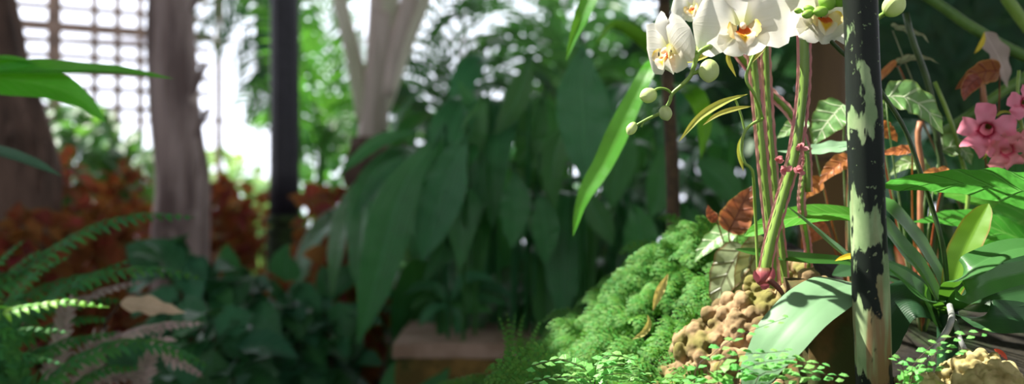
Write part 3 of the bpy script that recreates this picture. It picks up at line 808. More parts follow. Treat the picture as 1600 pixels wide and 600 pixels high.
# ------------------------------------------------------------------ hanging strap leaves behind the blooms
Y = 1.55; base = Vector((XP(1052, 1.75), 1.75, .55))
t = thing('cane_plant', 'tall cane behind the left blooms with yellow-green leaves hanging down', 'plant', base)
b = MB(); b.tube([base, P(1052, 330, 1.75), P(1046, 180, 1.75), P(1040, 60, 1.75), P(1035, -90, 1.75)], lambda s: .014 * (1 - .3 * s), nv=16, nu=10); b.build('cane', M['brown_stem'], t)
for (q, hw, n, tab, tw) in (([(1046, 60, 1.7), (1022, 95, 1.45), (985, 170, 1.42), (945, 255, 1.42), (912, 310, 1.42), (895, 370, 1.42)], 20, CAM + Vector((-.6, 0, .1)), [(0, .25), (.3, .42), (.55, .68), (.72, 1), (.85, .8), (.95, .35), (1, 0)], 0),
                       ([(960, -75, 1.6), (935, -30, 1.5), (915, 15, 1.48), (898, 55, 1.48), (884, 96, 1.48)], 17, CAM + Vector((-.4, 0, .1)), LANCE, 0),
                       ([(1040, -40, 1.7), (1000, -18, 1.4), (975, -8, 1.3), (1020, 2, 1.25), (1060, -2, 1.25)], 20, UP * .7 + CAM * .7, STRAP, 0),
                       ([(1046, 110, 1.7), (1000, 60, 1.8), (960, 40, 1.85), (930, 70, 1.9)], 14, UP * .5 + CAM, LANCE, 0),
                       ([(1052, 130, 1.7), (1085, 150, 1.6), (1100, 190, 1.6), (1095, 250, 1.6)], 16, UP * .3 + CAM, LANCE, 0)):
    if q[1][1] == -18: q = [(1035, -60, 1.75), (930, -30, 1.35), (990, -5, 1.3), (1060, -12, 1.28)]
    b = MB(); pp = pts(Y, *q); b.ribbon(pp, hw / F * pp[-2].y, n, tab, nv=26, nu=8, fold=.3, twist=tw); b.build('leaf', M['strap'], t)

# dim trunk behind the pole
Y = 1.9; base = Vector((XP(1287, Y), Y, 0))
t = thing('bamboo_cane', 'thick dim olive-brown cane upright behind the spotted leaves, left of the flaking pole', 'cane', base)
M['culm'] = plain('olive_culm', (112, 86, 44), (84, 62, 34), rough=.6, scale=8, sc=(1, 1, .2), bump=.2, dist=.003)
b = MB(); hs = [0, .35, .7, 1.05, 1.4, 1.75]; tb = []
for h in hs: tb += [(h, .047), (h + .012, .051), (h + .024, .046), (h + .18, .0455)]
b.lathe(base, UP, tb, nu=26); b.build('culm', M['culm'], t)
for h in hs[1:5]:
    b = MB(); b.lathe(base, UP, [(h + .004, .047), (h + .012, .0525), (h + .02, .047)], nu=26); b.build('node_ring', M['brown_stem'], t)
# ------------------------------------------------------------------ raised bed
M['bed'] = plain('bed_soil', (36, 32, 20), (22, 19, 13), rough=1, scale=30, bump=1, dist=.01, c=(34, 50, 20), clo=.5)
RIDGE = [(-2, .40), (650, .42), (740, .68), (880, .755), (930, .79), (1000, .845), (1060, .89), (1110, .925), (1200, .93), (1350, .88), (1700, .84), (4000, .84)]
def smooth(t): t = max(0, min(1, t)); return t * t * (3 - 2 * t)
def bedz(x, y):
    px = 800 + x * F / 1.45
    r = prof(RIDGE, px)
    lo = min(r, .745)
    z = lo + (r - lo) * smooth((y - 1.02) / .40)
    if y > 1.5: z = z - (z - .35) * smooth((y - 1.5) / .6)
    return z
rows = []; uvr = []
x0, x1, y0, y1 = -.18, 1.5, .45, 2.2
for i in range(71):
    y = y0 + (y1 - y0) * i / 70; row = []
    for j in range(91):
        x = x0 + (x1 - x0) * j / 90
        z = bedz(x, y) + .006 * noise.noise(Vector((x * 22, y * 22, 0)))
        if j in (0, 90) or i in (0, 70): z = -.02
        row.append(Vector((x, y, z)))
    rows.append(row); uvr.append([(j / 90, i / 70) for j in range(91)])
b = MB(); b.grid(rows, uvr); bed = struct(b.build('terrain', M['bed']))

# ------------------------------------------------------------------ tufa rocks
M['tufa'] = plain('knobbly_tufa', (158, 132, 98), (104, 88, 56), rough=.95, scale=34, bump=.6, dist=.004, c=(112, 108, 54), clo=.5)
M['tufa_pale'] = plain('pale_tufa', (190, 176, 124), (138, 124, 76), rough=.95, scale=40, bump=.6, dist=.004, c=(150, 156, 70), clo=.55)
def rock(name, label, cen, rad, mat, seed, kr=(.005, .011), nk=420, pw=2.0, right=1.0, vox=.0014):
    """a core with rounded knobs grown all over it, fused into one skin"""
    R = random.Random(seed); b = MB()
    def surf(d):
        k = (abs(d.x) ** pw + abs(d.y) ** 2.0 + abs(d.z) ** pw) ** (-1 / pw)
        return Vector((d.x * rad[0] * (right if d.x > 0 else 1), d.y * rad[1], d.z * rad[2])) * k
    rows = []; uvr = []
    for i in range(25):
        th = PI * i / 24
        rows.append([surf(Vector((math.sin(th) * math.cos(2 * PI * j / 40), math.sin(th) * math.sin(2 * PI * j / 40), -math.cos(th)))) * .93 for j in range(40)]); uvr.append([(0, 0)] * 40)
    b.grid(rows, uvr, closed=True)
    for i in range(nk):
        d = Vector((R.gauss(0, 1), R.gauss(0, 1) - .35, R.gauss(0, 1) * .8 + .35)).normalized()
        p = surf(d); r = R.uniform(*kr) * (1.35 if R.random() < .12 else 1)
        p = p * (1 + .06 * noise.noise(p * 14 + Vector((seed, 0, 0)))) * R.uniform(.95, 1.04)
        b.sphere(p, r, nu=12, nv=8, sc=(R.uniform(.8, 1.2), R.uniform(.8, 1.2), R.uniform(.8, 1.3)))
    o = b.build(name, mat, origin=Vector((0, 0, 0)))
    md = o.modifiers.new('fuse', 'REMESH'); md.mode = 'VOXEL'; md.voxel_size = vox; md.use_smooth_shade = True
    dg = bpy.context.evaluated_depsgraph_get()
    me = bpy.data.meshes.new_from_object(o.evaluated_get(dg))
    o.modifiers.clear(); old = o.data; o.data = me; bpy.data.meshes.remove(old)
    new = []
    for v, nr in [(v.co.copy(), v.normal.copy()) for v in me.vertices]:
        new.extend(v + nr * (.0009 * noise.noise(v * 190 + Vector((seed, 0, 0))) + .0011 * noise.noise(v * 80)))
    me.vertices.foreach_set('co', new); me.update()
    me.polygons.foreach_set('use_smooth', [True] * len(me.polygons))
    if not me.materials: me.materials.append(mat)
    me.name = name; o.location = cen
    return tag(o, label, 'rock')
rock('tufa_rock', 'big knobbly tan rock under the arching grey-green leaf', P(1238, 622, 1.14), (225 / F * 1.14, .11, 205 / F * 1.14), M['tufa'], 3, kr=(.0036, .0098), nk=820, pw=1.4, right=.62)
rock('tufa_rock', 'pale pitted rock at the bottom right corner', P(1530, 632, .97), (62 / F, .052, 76 / F), M['tufa_pale'], 8, kr=(.0025, .006), nk=480, vox=.0011)
rock('tufa_rock', 'small pale rock low between the flaking pole and the pitted corner rock', P(1440, 614, .95), (32 / F, .028, 24 / F), M['tufa_pale'], 12, kr=(.0025, .005), nk=200, vox=.0011)
M['mossy_block'] = plain('shade_mossy_block', (104, 78, 40), (64, 54, 26), rough=.95, scale=22, bump=.9, dist=.006, c=(60, 66, 28), clo=.5)  # mossy stone, its tone also darkened as shade under the leaf
import bmesh
def block(name, label, a, c, mat, amp=.006):
    bm = bmesh.new(); bmesh.ops.create_cube(bm, size=1)
    bmesh.ops.bevel(bm, geom=bm.edges[:], offset=.12, segments=3, affect='EDGES')
    bmesh.ops.subdivide_edges(bm, edges=bm.edges[:], cuts=6, use_grid_fill=True)
    cen = (a + c) / 2; sz = c - a
    for v in bm.verts:
        p = Vector((v.co.x * sz.x, v.co.y * sz.y, v.co.z * sz.z)); w = cen + p
        v.co = p + Vector((noise.noise(w * 30), noise.noise(w * 30 + Vector((9, 0, 0))), noise.noise(w * 30 + Vector((0, 9, 0))))) * amp * 1.6
    me = bpy.data.meshes.new(name); bm.to_mesh(me); bm.free(); me.polygons.foreach_set('use_smooth', [True] * len(me.polygons)); me.materials.append(mat)
    o = bpy.data.objects.new(name, me); C.objects.link(o); o.location = cen
    return tag(o, label, 'rock')
block('mossy_stone', 'ochre mossy stone coloured dark as shade under the arching leaf, against the pole', Vector((P(1232, 0, 1.04).x, 1.0, .74)), Vector((P(1352, 0, 1.04).x, 1.1, P(0, 448, 1.02).z)), M['mossy_block'])

# ------------------------------------------------------------------ flaking pole
k = NT('flaking_paint')
tc = k.n('ShaderNodeTexCoord').outputs['Object']
sz = k.n('ShaderNodeSeparateXYZ', {0: tc}).outputs
n1 = k.noise(34, 6, vec=tc, sc=(1, 1, .38))
grad = k.n('ShaderNodeMapRange', {0: sz[2], 1: .04, 2: .42, 3: .16, 4: -.075}).outputs[0]
msk = k.ramp(k.math('ADD', n1, grad), .535, .56)
fleck = k.ramp(k.noise(150, 3, vec=tc), .66, .7)
msk = k.math('MAXIMUM', msk, k.math('MULTIPLY', fleck, .6))
dark = k.mix(k.noise(60, 4, vec=tc), lin((8, 15, 10)), lin((20, 34, 22)))
pale = k.mix(k.ramp(k.noise(60, 5, vec=tc, sc=(1, 1, .5)), .35, .7), lin((120, 148, 100)), lin((156, 176, 130)))
rust = k.ramp(k.noise(40, 5, vec=tc, sc=(1.5, 1.5, .12)), .48, .6)
lowm = k.ramp(sz[2], .36, .12)
pale = k.mix(k.math('MULTIPLY', rust, lowm), pale, lin((128, 98, 66)))
colr = k.mix(msk, dark, pale)
bmp = k.n('ShaderNodeBump', {'Strength': .5, 'Distance': .0015, 'Height': k.math('SUBTRACT', n1, k.math('MULTIPLY', msk, .2))}).outputs[0]
M['pole'] = k.done(k.n('ShaderNodeBsdfPrincipled', {'Base Color': colr, 'Roughness': .55, 'Normal': bmp, 'Specular IOR Level': .25}).outputs[0])
Y = .95
a, c = P(1368, 660, Y), P(1342, -60, Y); ax = (c - a).normalized()
foot = a - ax * ((a.z - .70) / ax.z); top = c + ax * .5
t = thing('garden_pole', 'slim dark pole with pale green flaking paint, standing in front of the orchids', 'pole', foot)
b = MB(); b.tube([foot, foot.lerp(top, .5), top], lambda s: .0176 - .003 * s + .0004 * math.sin(s * 40), nv=60, nu=28)
b.build('shaft', M['pole'], t)
b = MB(); b.tube([top, top + ax * .012], .0165, nv=2, nu=28); b.build('cap', M['pole'], t)

# ------------------------------------------------------------------ orchids
M['petal'] = petal_mat('white_petal', (244, 242, 234), (236, 232, 216), trans=.5, base_c=(222, 224, 168))
M['bud'] = petal_mat('green_white_bud', (196, 214, 140), (222, 230, 180), trans=.25, base_c=(130, 176, 60))
M['green_bud'] = petal_mat('small_green_bud', (140, 186, 70), (170, 206, 100), trans=.25, base_c=(110, 150, 50))
M['spike'] = plain('flower_spike_skin', (112, 146, 58), (134, 166, 76), rough=.45, scale=30, bump=.05)
M['dark_spike'] = plain('dark_spike_skin', (48, 68, 34), (66, 88, 46), rough=.45, scale=30, bump=.05)
k = NT('speckled_lip')
uv = k.n('ShaderNodeUVMap').outputs[0]; sx = k.n('ShaderNodeSeparateXYZ', {0: uv}).outputs
nz = k.noise(420, 2)
cc = k.mix(k.ramp(k.math('ADD', sx[1], k.math('MULTIPLY', nz, .3)), .45, .75), lin((228, 110, 50)), lin((246, 196, 60)))
cc = k.mix(k.ramp(k.math('ADD', sx[1], k.math('MULTIPLY', k.math('ABSOLUTE', k.math('SUBTRACT', sx[0], .5)), .9)), .72, .95), cc, lin((240, 232, 214)))
M['lip'] = k.done(k.n('ShaderNodeMixShader', {0: .5, 1: k.n('ShaderNodeBsdfPrincipled', {'Base Color': cc, 'Roughness': .45}).outputs[0], 2: k.n('ShaderNodeBsdfTranslucent', {'Color': cc}).outputs[0]}).outputs[0])
M['lobe'] = petal_mat('yellow_lip_lobe', (244, 232, 190), (236, 206, 110), trans=.35, edge=(236, 204, 60), base_c=(214, 120, 50))
M['column'] = petal_mat('flower_column', (248, 240, 226), (240, 220, 190), trans=.5)
M['anther'] = plain('dark_anther', (36, 60, 46), (26, 44, 34), rough=.4, bump=0)
PETAL = [(0, .12), (.1, .4), (.28, .82), (.5, 1), (.72, .96), (.88, .68), (.96, .36), (1, .04)]
SEPAL = [(0, .3), (.2, .75), (.45, 1), (.7, .85), (.9, .45), (1, .04)]

def orchid_flower(parent, cpx, n, size, roll=0, seed=0, Y=1.0):
    R = random.Random(seed)
    o = P(cpx[0], cpx[1], Y); n = Vector(n).normalized(); s = size / F * Y
    u = (UP - n * UP.dot(n)).normalized(); q = Quaternion(n, roll); u = q @ u; r = u.cross(n).normalized()
    def petal(mb, d, L, hw, lift, cup, tab, wave=.06):
        d = d.normalized()
        p = [o + d * s * .06 - n * lift * s, o + d * L * s * .4 + n * (.06 - lift) * s, o + d * L * s * .75 + n * (.07 - lift) * s, o + d * L * s - n * (.05 + lift) * s]
        mb.ribbon(p, hw * s, n, tab, nv=18, nu=12, fold=0, curl=cup, wave=wave, wf=1.5)
    b = MB()
    petal(b, u, 1.0, .36, .06, .12, SEPAL)
    for sg in (-1, 1): petal(b, r * sg * .56 - u * .8, .66, .36, .06, -.12, SEPAL)
    fl = b.build('flower', M['petal'], parent)
    for sg in (-1, 1):
        b = MB(); petal(b, r * sg + u * R.uniform(.16, .28), 1.04, .68, 0, .14, PETAL, .08); b.build('petal', M['petal'], fl)
    # lip
    b = MB()
    b.ribbon([o + n * s * .04 - u * s * .05, o + n * s * .2 - u * s * .16, o + n * s * .30 - u * s * .24, o + n * s * .36 - u * s * .44], s * .22, u * .4 + n, [(0, .35), (.3, .75), (.6, 1), (.85, .7), (1, .1)], nv=14, nu=8, fold=.45, wave=.12, wf=2)
    b.build('lip', M['lip'], fl)
    for sg in (-1, 1):
        b = MB(); b.ribbon([o + n * s * .06 - u * s * .08 + r * sg * s * .03, o + n * s * .17 - u * s * .06 + r * sg * s * .2, o + n * s * .26 + u * s * .10 + r * sg * s * .30], s * .2, (-r * sg * .7 + n * .5 + u * .3), [(0, .4), (.4, .95), (.7, 1), (.92, .6), (1, .1)], nv=12, nu=6, fold=-.2, wave=.1)
        b.build('lip_lobe', M['lobe'], fl)
    b = MB(); b.tube([o, o + n * s * .10 + u * s * .03, o + n * s * .2 - u * s * .0], lambda t_: s * (.055 + .015 * math.sin(t_ * 3)), nv=8, nu=10); b.sphere(o + n * s * .2, s * .062)
    b.build('column', M['column'], fl)
    b = MB(); b.sphere(o + n * s * .26 - r * s * .12 - u * s * .02, s * .035, sc=(.7, .7, 1.8)); b.build('anther', M['anther'], fl)
    return fl

def bud(parent, px, py, Y, rpx, d, L=1.25, mat='bud'):
    o = P(px, py, Y); r = rpx / F * Y; d = Vector(d).normalized(); b = MB()
    tb = [(-L, .12), (-L * .85, .5), (-L * .5, .86), (0, 1), (L * .4, .9), (L * .75, .55), (L * .95, .18), (L, .03)]
    Z = d; A = Z.orthogonal().normalized(); B = Z.cross(A); rows = []; uvr = []
    q = spline([Vector((r_, h, 0)) for h, r_ in tb], 16)
    for i, v in enumerate(q):
        row = []
        for j in range(24):
            a = 2 * PI * j / 24
            f = 1 + .045 * abs(math.sin(a * 1.5 + v.y * .9)) - .03
            row.append(o + Z * v.y * r + (A * math.cos(a) + B * math.sin(a)) * v.x * r * f)
        rows.append(row); uvr.append([(j / 24, i / 16) for j in range(24)])
    b.grid(rows, uvr, closed=True)
    return b.build('bud', M[mat], parent)

M['orchid_leaf'] = leaf_mat('orchid_leaf', (66, 116, 58), (90, 140, 78), (120, 190, 40), rough=.35, trans=.22, pat='parallel', freq=9, vstr=.12, var=.15, bump=.1, spec=.5)
M['orchid_lit'] = leaf_mat('lit_orchid_leaf', (110, 165, 50), (140, 190, 70), (160, 220, 30), rough=.4, trans=.5, freq=9, vstr=.15, var=.08, bump=.1, edge=(150, 120, 50))  # lit copy of the orchid leaf, light put into its colour
M['orchid_grey'] = leaf_mat('grey_green_orchid_leaf', (118, 152, 112), (92, 130, 90), (130, 190, 70), rough=.5, trans=.16, freq=1, vstr=.18, var=.05, bump=.05, spec=.28)
M['orchid_dark'] = leaf_mat('shaded_orchid_leaf', (44, 78, 46), (60, 98, 60), (80, 140, 40), rough=.35, trans=.2, freq=9, vstr=.15, var=.15, bump=.1, spec=.5)  # shaded copy of the same leaf, shade put into its colour
M['orchid_spotted'] = leaf_mat('spotted_orchid_leaf', (58, 108, 44), (84, 134, 60), (110, 170, 40), rough=.4, trans=.3, freq=9, vstr=.12, var=.1, bump=.1, spot=(190, 180, 50), spotlo=.66)
M['root'] = plain('silver_root', (160, 162, 158), (120, 124, 118), rough=.6, scale=40, bump=.15, dist=.001)
M['bright'] = leaf_mat('bright_leaf', (92, 170, 62), (140, 200, 100), (150, 220, 40), rough=.38, trans=.5, pat='pinnate', freq=11, vstr=.35, var=.1)
OST = [(0, .5), (.15, .75), (.5, 1), (.75, .92), (.9, .62), (.97, .3), (1, .02)]

def oleaf(t, q, Y, hw, mat, n, fold=.3, tab=OST, tw=0, curl=0, nv=26, nu=10, name='leaf', wave=.02, pleat=0):
    b = MB(); pp = pts(Y, *q)
    b.ribbon(pp, hw / F * Y, n, tab, nv=nv, nu=nu, fold=fold, twist=tw, curl=curl, wave=wave, pleat=pleat)
    return b.build(name, M[mat], t)

base = P(1480, 505, 1.08); base.z = bedz(base.x, base.y)
orc = thing('orchid', 'flowering white orchid rooted in the strap-leaved rosette right of the flaking pole', 'orchid', base)
nf = UP * .75 + CAM * .65
oleaf(orc, [(1480, 478), (1458, 425), (1424, 372), (1380, 322), (1345, 290, 1.14)], 1.1, 30, 'orchid_leaf', Vector((.5, -.55, .65)), .35)
oleaf(orc, [(1474, 485), (1440, 425), (1405, 385), (1375, 345), (1350, 330)], 1.06, 22, 'orchid_leaf', Vector((.6, -.7, .4)), .3)
oleaf(orc, [(1484, 470), (1500, 410), (1520, 365), (1545, 318)], 1.08, 24, 'orchid_lit', Vector((-.5, -.75, .3)), .35)
oleaf(orc, [(1480, 470, 1.06), (1505, 430), (1550, 402), (1600, 388), (1660, 392)], 1.0, 26, 'orchid_leaf', Vector((-.2, -.5, .85)), .22)
oleaf(orc, [(1484, 480, 1.06), (1520, 452), (1565, 434), (1620, 424), (1680, 430)], .99, 20, 'orchid_leaf', Vector((-.1, -.9, .35)), .2)
oleaf(orc, [(1488, 490, 1.07), (1540, 470), (1600, 456), (1680, 455)], 1.02, 26, 'orchid_dark', Vector((0, -.8, .6)), .25)
oleaf(orc, [(1490, 498, 1.07), (1540, 498), (1600, 500), (1680, 520)], 1.0, 30, 'orchid_dark', Vector((0, -.8, .6)), .25)
oleaf(orc, [(1474, 492, 1.06), (1450, 470), (1415, 440), (1378, 410)], 1.02, 16, 'orchid_leaf', Vector((-.3, -.5, .8)), .5)
oleaf(orc, [(1470, 498, 1.07), (1440, 470), (1405, 475), (1385, 510), (1388, 560)], 1.04, 34, 'orchid_dark', Vector((-.3, -.8, .5)), .15)
oleaf(orc, [(1484, 480), (1540, 440), (1600, 420), (1660, 430)], 1.14, 30, 'orchid_dark', Vector((0, -.6, .8)), .25)
oleaf(orc, [(1478, 490), (1420, 440), (1350, 420), (1300, 430)], 1.16, 26, 'orchid_dark', Vector((0, -.6, .8)), .25)
for q, r_ in (([(1484, 478, 1.02), (1487, 498, .99), (1478, 520, .99), (1460, 545, .99), (1450, 575, 1.0)], 5), ([(1490, 495, 1.05), (1500, 530, 1.0), (1515, 560, 1.0)], 4)):
    b = MB(); b.tube(pts(1.0, *q), r_ / F, nv=16, nu=10); b.build('aerial_root', M['root'], orc)
b = MB(); b.tube([base - UP * .01, base.lerp(P(1481, 480, 1.07), .5), P(1481, 470, 1.07)], .011, nv=8, nu=10); b.build('stem', M['orchid_dark'], orc)
# flower spike
b = MB()
b.tube(pts(1.02, (1482, 470, 1.06), (1474, 390), (1458, 330), (1440, 275), (1415, 205), (1385, 155), (1350, 110), (1318, 84), (1290, 56), (1255, 22, 1.03), (1205, 10, 1.04), (1150, 40, 1.04), (1107, 73, 1.02)), lambda s: (4.2 - 1.2 * s) / F, nv=60, nu=10)
sp_ = b.build('flower_spike', M['dark_spike'], orc)
b = MB()
b.tube(pts(1.0, (1118, 70, 1.02), (1104, 75), (1091, 84), (1084, 105), (1078, 120), (1062, 136), (1050, 147), (1046, 160), (1034, 175), (1012, 186), (994, 196)), lambda s: (4.4 - 2.2 * s) / F, nv=40, nu=10)
for q, r_ in (([(1091, 84), (1078, 76), (1062, 66)], 3.6), ([(1050, 147), (1042, 140), (1030, 138), (1020, 143)], 2.2), ([(1081, 115), (1088, 113), (1098, 108)], 3.2), ([(1040, 171), (1041, 174), (1042, 177)], 2.2), ([(1006, 189), (1004, 193), (1002, 199)], 1.8), ([(1091, 84), (1090, 60, 1.05), (1088, 30, 1.08)], 3)):
    b.tube(pts(1.0, *q), r_ / F, nv=8, nu=8)
b.build('bud_stalk', M['spike'], sp_)
b = MB()
b.tube(pts(.98, (1345, 106, 1.02), (1350, 60, 1.0), (1335, 16), (1312, 8), (1290, 14), (1268, 19), (1248, 17)), lambda s: (4 - 2 * s) / F, nv=24, nu=8)
b.tube(pts(.99, (1350, 60, 1.0), (1362, 36), (1372, 28), (1390, 16)), 4 / F, nv=8, nu=8)
b.build('bud_stalk', M['spike'], sp_)
for (px, py, Y, r_, d, m) in ((1108, 111, .995, 16, (-.1, -.2, -1), 'bud'), (1013, 149, 1.0, 12, (-1, -.2, -.25), 'bud'), (1040, 177, 1.0, 10.5, (.25, -.2, -1), 'bud'), (987, 201, 1.0, 8, (-.5, -.2, -.8), 'bud'),
                              (1397, 8, .985, 17, (.5, -.5, .7), 'bud'), (1247, 17, .97, 4.5, (-1, -.2, 0), 'green_bud'), (1262, 22, .965, 7, (-1, -.2, -.3), 'green_bud'), (1264, 14, .97, 6, (-1, 0, .2), 'green_bud'),
                              (1282, 18, .962, 8.5, (-1, -.2, -.1), 'green_bud'), (1292, 4, .97, 12, (-1, -.1, .4), 'green_bud'), (1310, 0, .975, 9, (-.7, 0, .6), 'green_bud')):
    bud(orc, px, py, Y, r_, d, 1.2 if r_ > 9 else 1.5, m)
orchid_flower(orc, (1160, 42), (-.12, -1, -.12), 74, .08, 1, 1.0)
orchid_flower(orc, (1046, 78), (-.86, -.42, -.28), 62, .12, 2, 1.0)
orchid_flower(orc, (1082, 12), (-.45, -.9, -.1), 34, .2, 3, 1.07)
orchid_flower(orc, (1284, 24), (.10, -1, -.15), 72, -.1, 4, 1.01)
orchid_flower(orc, (1225, -30), (0, -1, .1), 66, .2, 5, 1.03)

# second orchid behind the pole, its big leaf over the rock
base = P(1362, 470, 1.12); base.z = bedz(base.x, base.y)
t = thing('orchid', 'flowerless orchid behind the flaking pole with one wide pale leaf arching over the knobbly rock', 'orchid', base)
oleaf(t, [(1372, 462, 1.09), (1345, 446, 1.03), (1310, 448, .985), (1262, 480, .955), (1215, 530, .945), (1180, 585, .955), (1172, 625, .965)], .96, 47, 'orchid_grey', Vector((-.30, -.62, .72)), .10, tab=[(0, .55), (.2, .8), (.5, 1), (.75, .95), (.9, .7), (.97, .35), (1, .02)], curl=.12, nv=34, nu=14)
oleaf(t, [(1362, 350), (1320, 336), (1270, 336), (1215, 347), (1163, 369)], 1.12, 19, 'bright', UP * .7 + CAM * .75, .25, tab=OST)
oleaf(t, [(1372, 440), (1335, 412), (1300, 385), (1262, 350), (1222, 316)], 1.07, 16, 'orchid_grey', Vector((.5, -.5, .6)), .4, tab=LANCE, tw=.5)
oleaf(t, [(1370, 420), (1320, 408), (1260, 404), (1205, 398), (1148, 389)], 1.1, 9, 'orchid_spotted', UP * .5 + CAM * .9, .3)
b = MB(); b.ribbon(pts(1.03, (1350, 402), (1330, 401), (1312, 405), (1304, 408)), 6 / F, UP + CAM, LANCE, nv=10, nu=4, fold=.4)
M['yellow'] = leaf_mat('yellowed_leaf_tip', (214, 186, 44), (220, 200, 80), (230, 200, 40), rough=.5, trans=.3, pat='none', var=.1); b.build('yellowed_leaf', M['yellow'], t)
b = MB(); b.tube([base, P(1366, 470, 1.11), P(1366, 410, 1.11)], .008, nv=8, nu=8); b.build('stem', M['stem'], t)

# ------------------------------------------------------------------ winged stems in the rock
M['wing_stem'] = plain('succulent_stem', (128, 160, 70), (104, 134, 58), rough=.4, scale=26, sc=(1, 1, .15), bump=.15, dist=.002)
M['wing'] = petal_mat('pink_wing', (206, 130, 140), (226, 168, 160), trans=.45)
M['bract'] = petal_mat('pink_bract', (190, 90, 110), (150, 110, 70), trans=.25, edge=(120, 100, 60))
base = P(1205, 432, 1.1)
t = thing('winged_stem_plant', 'tall green stems with wavy pink edges standing on the knobbly rock', 'plant', base)
for si, (q, Y, w_, r0) in enumerate((([(1208, 450), (1206, 400), (1200, 340), (1193, 270), (1186, 190), (1178, 110), (1170, 40), (1160, -60)], 1.08, 7.5, 0),
                   ([(1226, 450), (1222, 400), (1214, 330), (1206, 250), (1200, 170), (1196, 90), (1194, 20), (1190, -60)], 1.1, 6.5, 1),
                   ([(1192, 440, 1.02), (1203, 380), (1222, 310), (1240, 245), (1252, 170), (1256, 110), (1255, 50), (1250, -40)], 1.02, 9.5, 2),
                   ([(1262, 300), (1258, 230), (1236, 180), (1206, 148), (1172, 108), (1142, 70), (1120, 30)], 1.12, 6, 3),
                   ([(1262, 455), (1262, 390), (1252, 320), (1256, 270), (1262, 230)], 1.12, 4.5, 4))):
    b = MB(); pp = pts(Y, *q)
    b.tube(pp, lambda s: w_ / F * Y * (.92 + .08 * math.sin(s * 20)), nv=40, nu=10, oval=.8)
    st = b.build('stem', M['wing_stem'], t)
    for sg in (-1, 1):
        b = MB(); off = []
        spn = spline(pp, 30)
        for i, c in enumerate(spn):
            T = (spn[min(i + 1, 30)] - spn[max(i - 1, 0)]).normalized(); S = T.cross(CAM).normalized()
            off.append(c + S * sg * w_ / F * Y * 1.0 + CAM * .001)
        b.ribbon(off, 2.6 / F * Y, Vector((.3 * sg, -1, .1)), [(0, .6), (.5, 1), (1, .7)], nv=90, nu=4, fold=.3, wave=.5, wf=22)
        b.build('wing', M['wing'], st)
b = MB(); o = P(1194, 430, 1.02)
b.lathe(o - UP * .012, UP, [(0, .003), (.003, .007), (.008, .0095), (.014, .009), (.02, .0072)], nu=18)
br = b.build('bract', M['bract'], t)
for q in ([(1186, 440), (1180, 430), (1179, 420)], [(1202, 440), (1207, 430), (1209, 416)], [(1188, 446), (1194, 448), (1204, 444)]):
    b = MB(); b.ribbon(pts(1.01, *q), 5 / F, CAM, OVATE, nv=8, nu=4, fold=.3); b.build('bract_scale', M['bract'], br)
k = NT('hooked_bract_skin'); sx = k.n('ShaderNodeSeparateXYZ', {0: k.n('ShaderNodeUVMap').outputs[0]}).outputs
M['hook'] = k.done(k.n('ShaderNodeBsdfPrincipled', {'Base Color': k.mix(k.ramp(sx[1], .55, .75), lin((110, 58, 48)), lin((70, 120, 40))), 'Roughness': .5}).outputs[0])
b = MB(); b.tube(pts(.995, (1200, 436), (1212, 446), (1222, 458), (1229, 478)), lambda s: (5.5 * (1 - s) ** .6 + .3) / F, nv=14, nu=8); b.build('hooked_bract', M['hook'], t)
# small spent flowers on the stems
for (px, py, Y) in ((1213, 252, 1.07), (1246, 268, 1.0), (1228, 268, 1.0), (1252, 232, 1.01)):
    b = MB(); R = random.Random(px)
    for i in range(5):
        d = Vector((R.uniform(-1, 1), -.6, R.uniform(-.6, 1))).normalized(); p = P(px, py, Y)
        b.ribbon([p, p + d * .005, p + d * .009], .003, CAM + rv(R, .4), ROUND, nv=5, nu=4, fold=.2)
    b.build('spent_flower', M['wing'], t)

# thin climbing vine
M['vine_leaf'] = leaf_mat('yellowing_vine_leaf', (176, 182, 80), (196, 200, 120), (210, 200, 70), rough=.5, trans=.4, freq=4, vstr=.2, var=.2)
base = P(1185, 440, 1.04)
t = thing('climbing_vine', 'thin yellow-green vine with narrow leaves curling beside the pink-edged stems', 'vine', base)
b = MB(); b.tube(pts(1.04, (1185, 440, 1.06), (1180, 330, 1.06), (1176, 268), (1166, 258), (1158, 235), (1164, 205), (1178, 192), (1192, 186)), 2.6 / F, nv=36, nu=7)
b.tube(pts(1.04, (1192, 186, 1.05), (1180, 150), (1166, 125), (1172, 100), (1186, 72)), 2.6 / F, nv=20, nu=7)
b.tube(pts(1.05, (1164, 205), (1158, 180), (1150, 158), (1146, 154)), 2 / F, nv=12, nu=7)
b.build('stem', M['spike'], t)
for q, hw in (([(1168, 147), (1130, 160), (1092, 184), (1060, 222)], 6.5), ([(1176, 166), (1150, 170), (1120, 180), (1098, 196)], 4.5), ([(1164, 205), (1157, 225), (1156, 245), (1162, 268)], 5), ([(1160, 60), (1125, 74), (1090, 92), (1058, 100)], 6), ([(1150, 120), (1138, 95), (1140, 80), (1150, 70)], 4), ([(1172, 100), (1182, 88), (1192, 76), (1198, 60)], 4)):
    b = MB(); b.ribbon(pts(1.045, *q), hw / F, UP * .4 + CAM, LANCE, nv=18, nu=6, fold=.35); b.build('leaf', M['vine_leaf'], t)

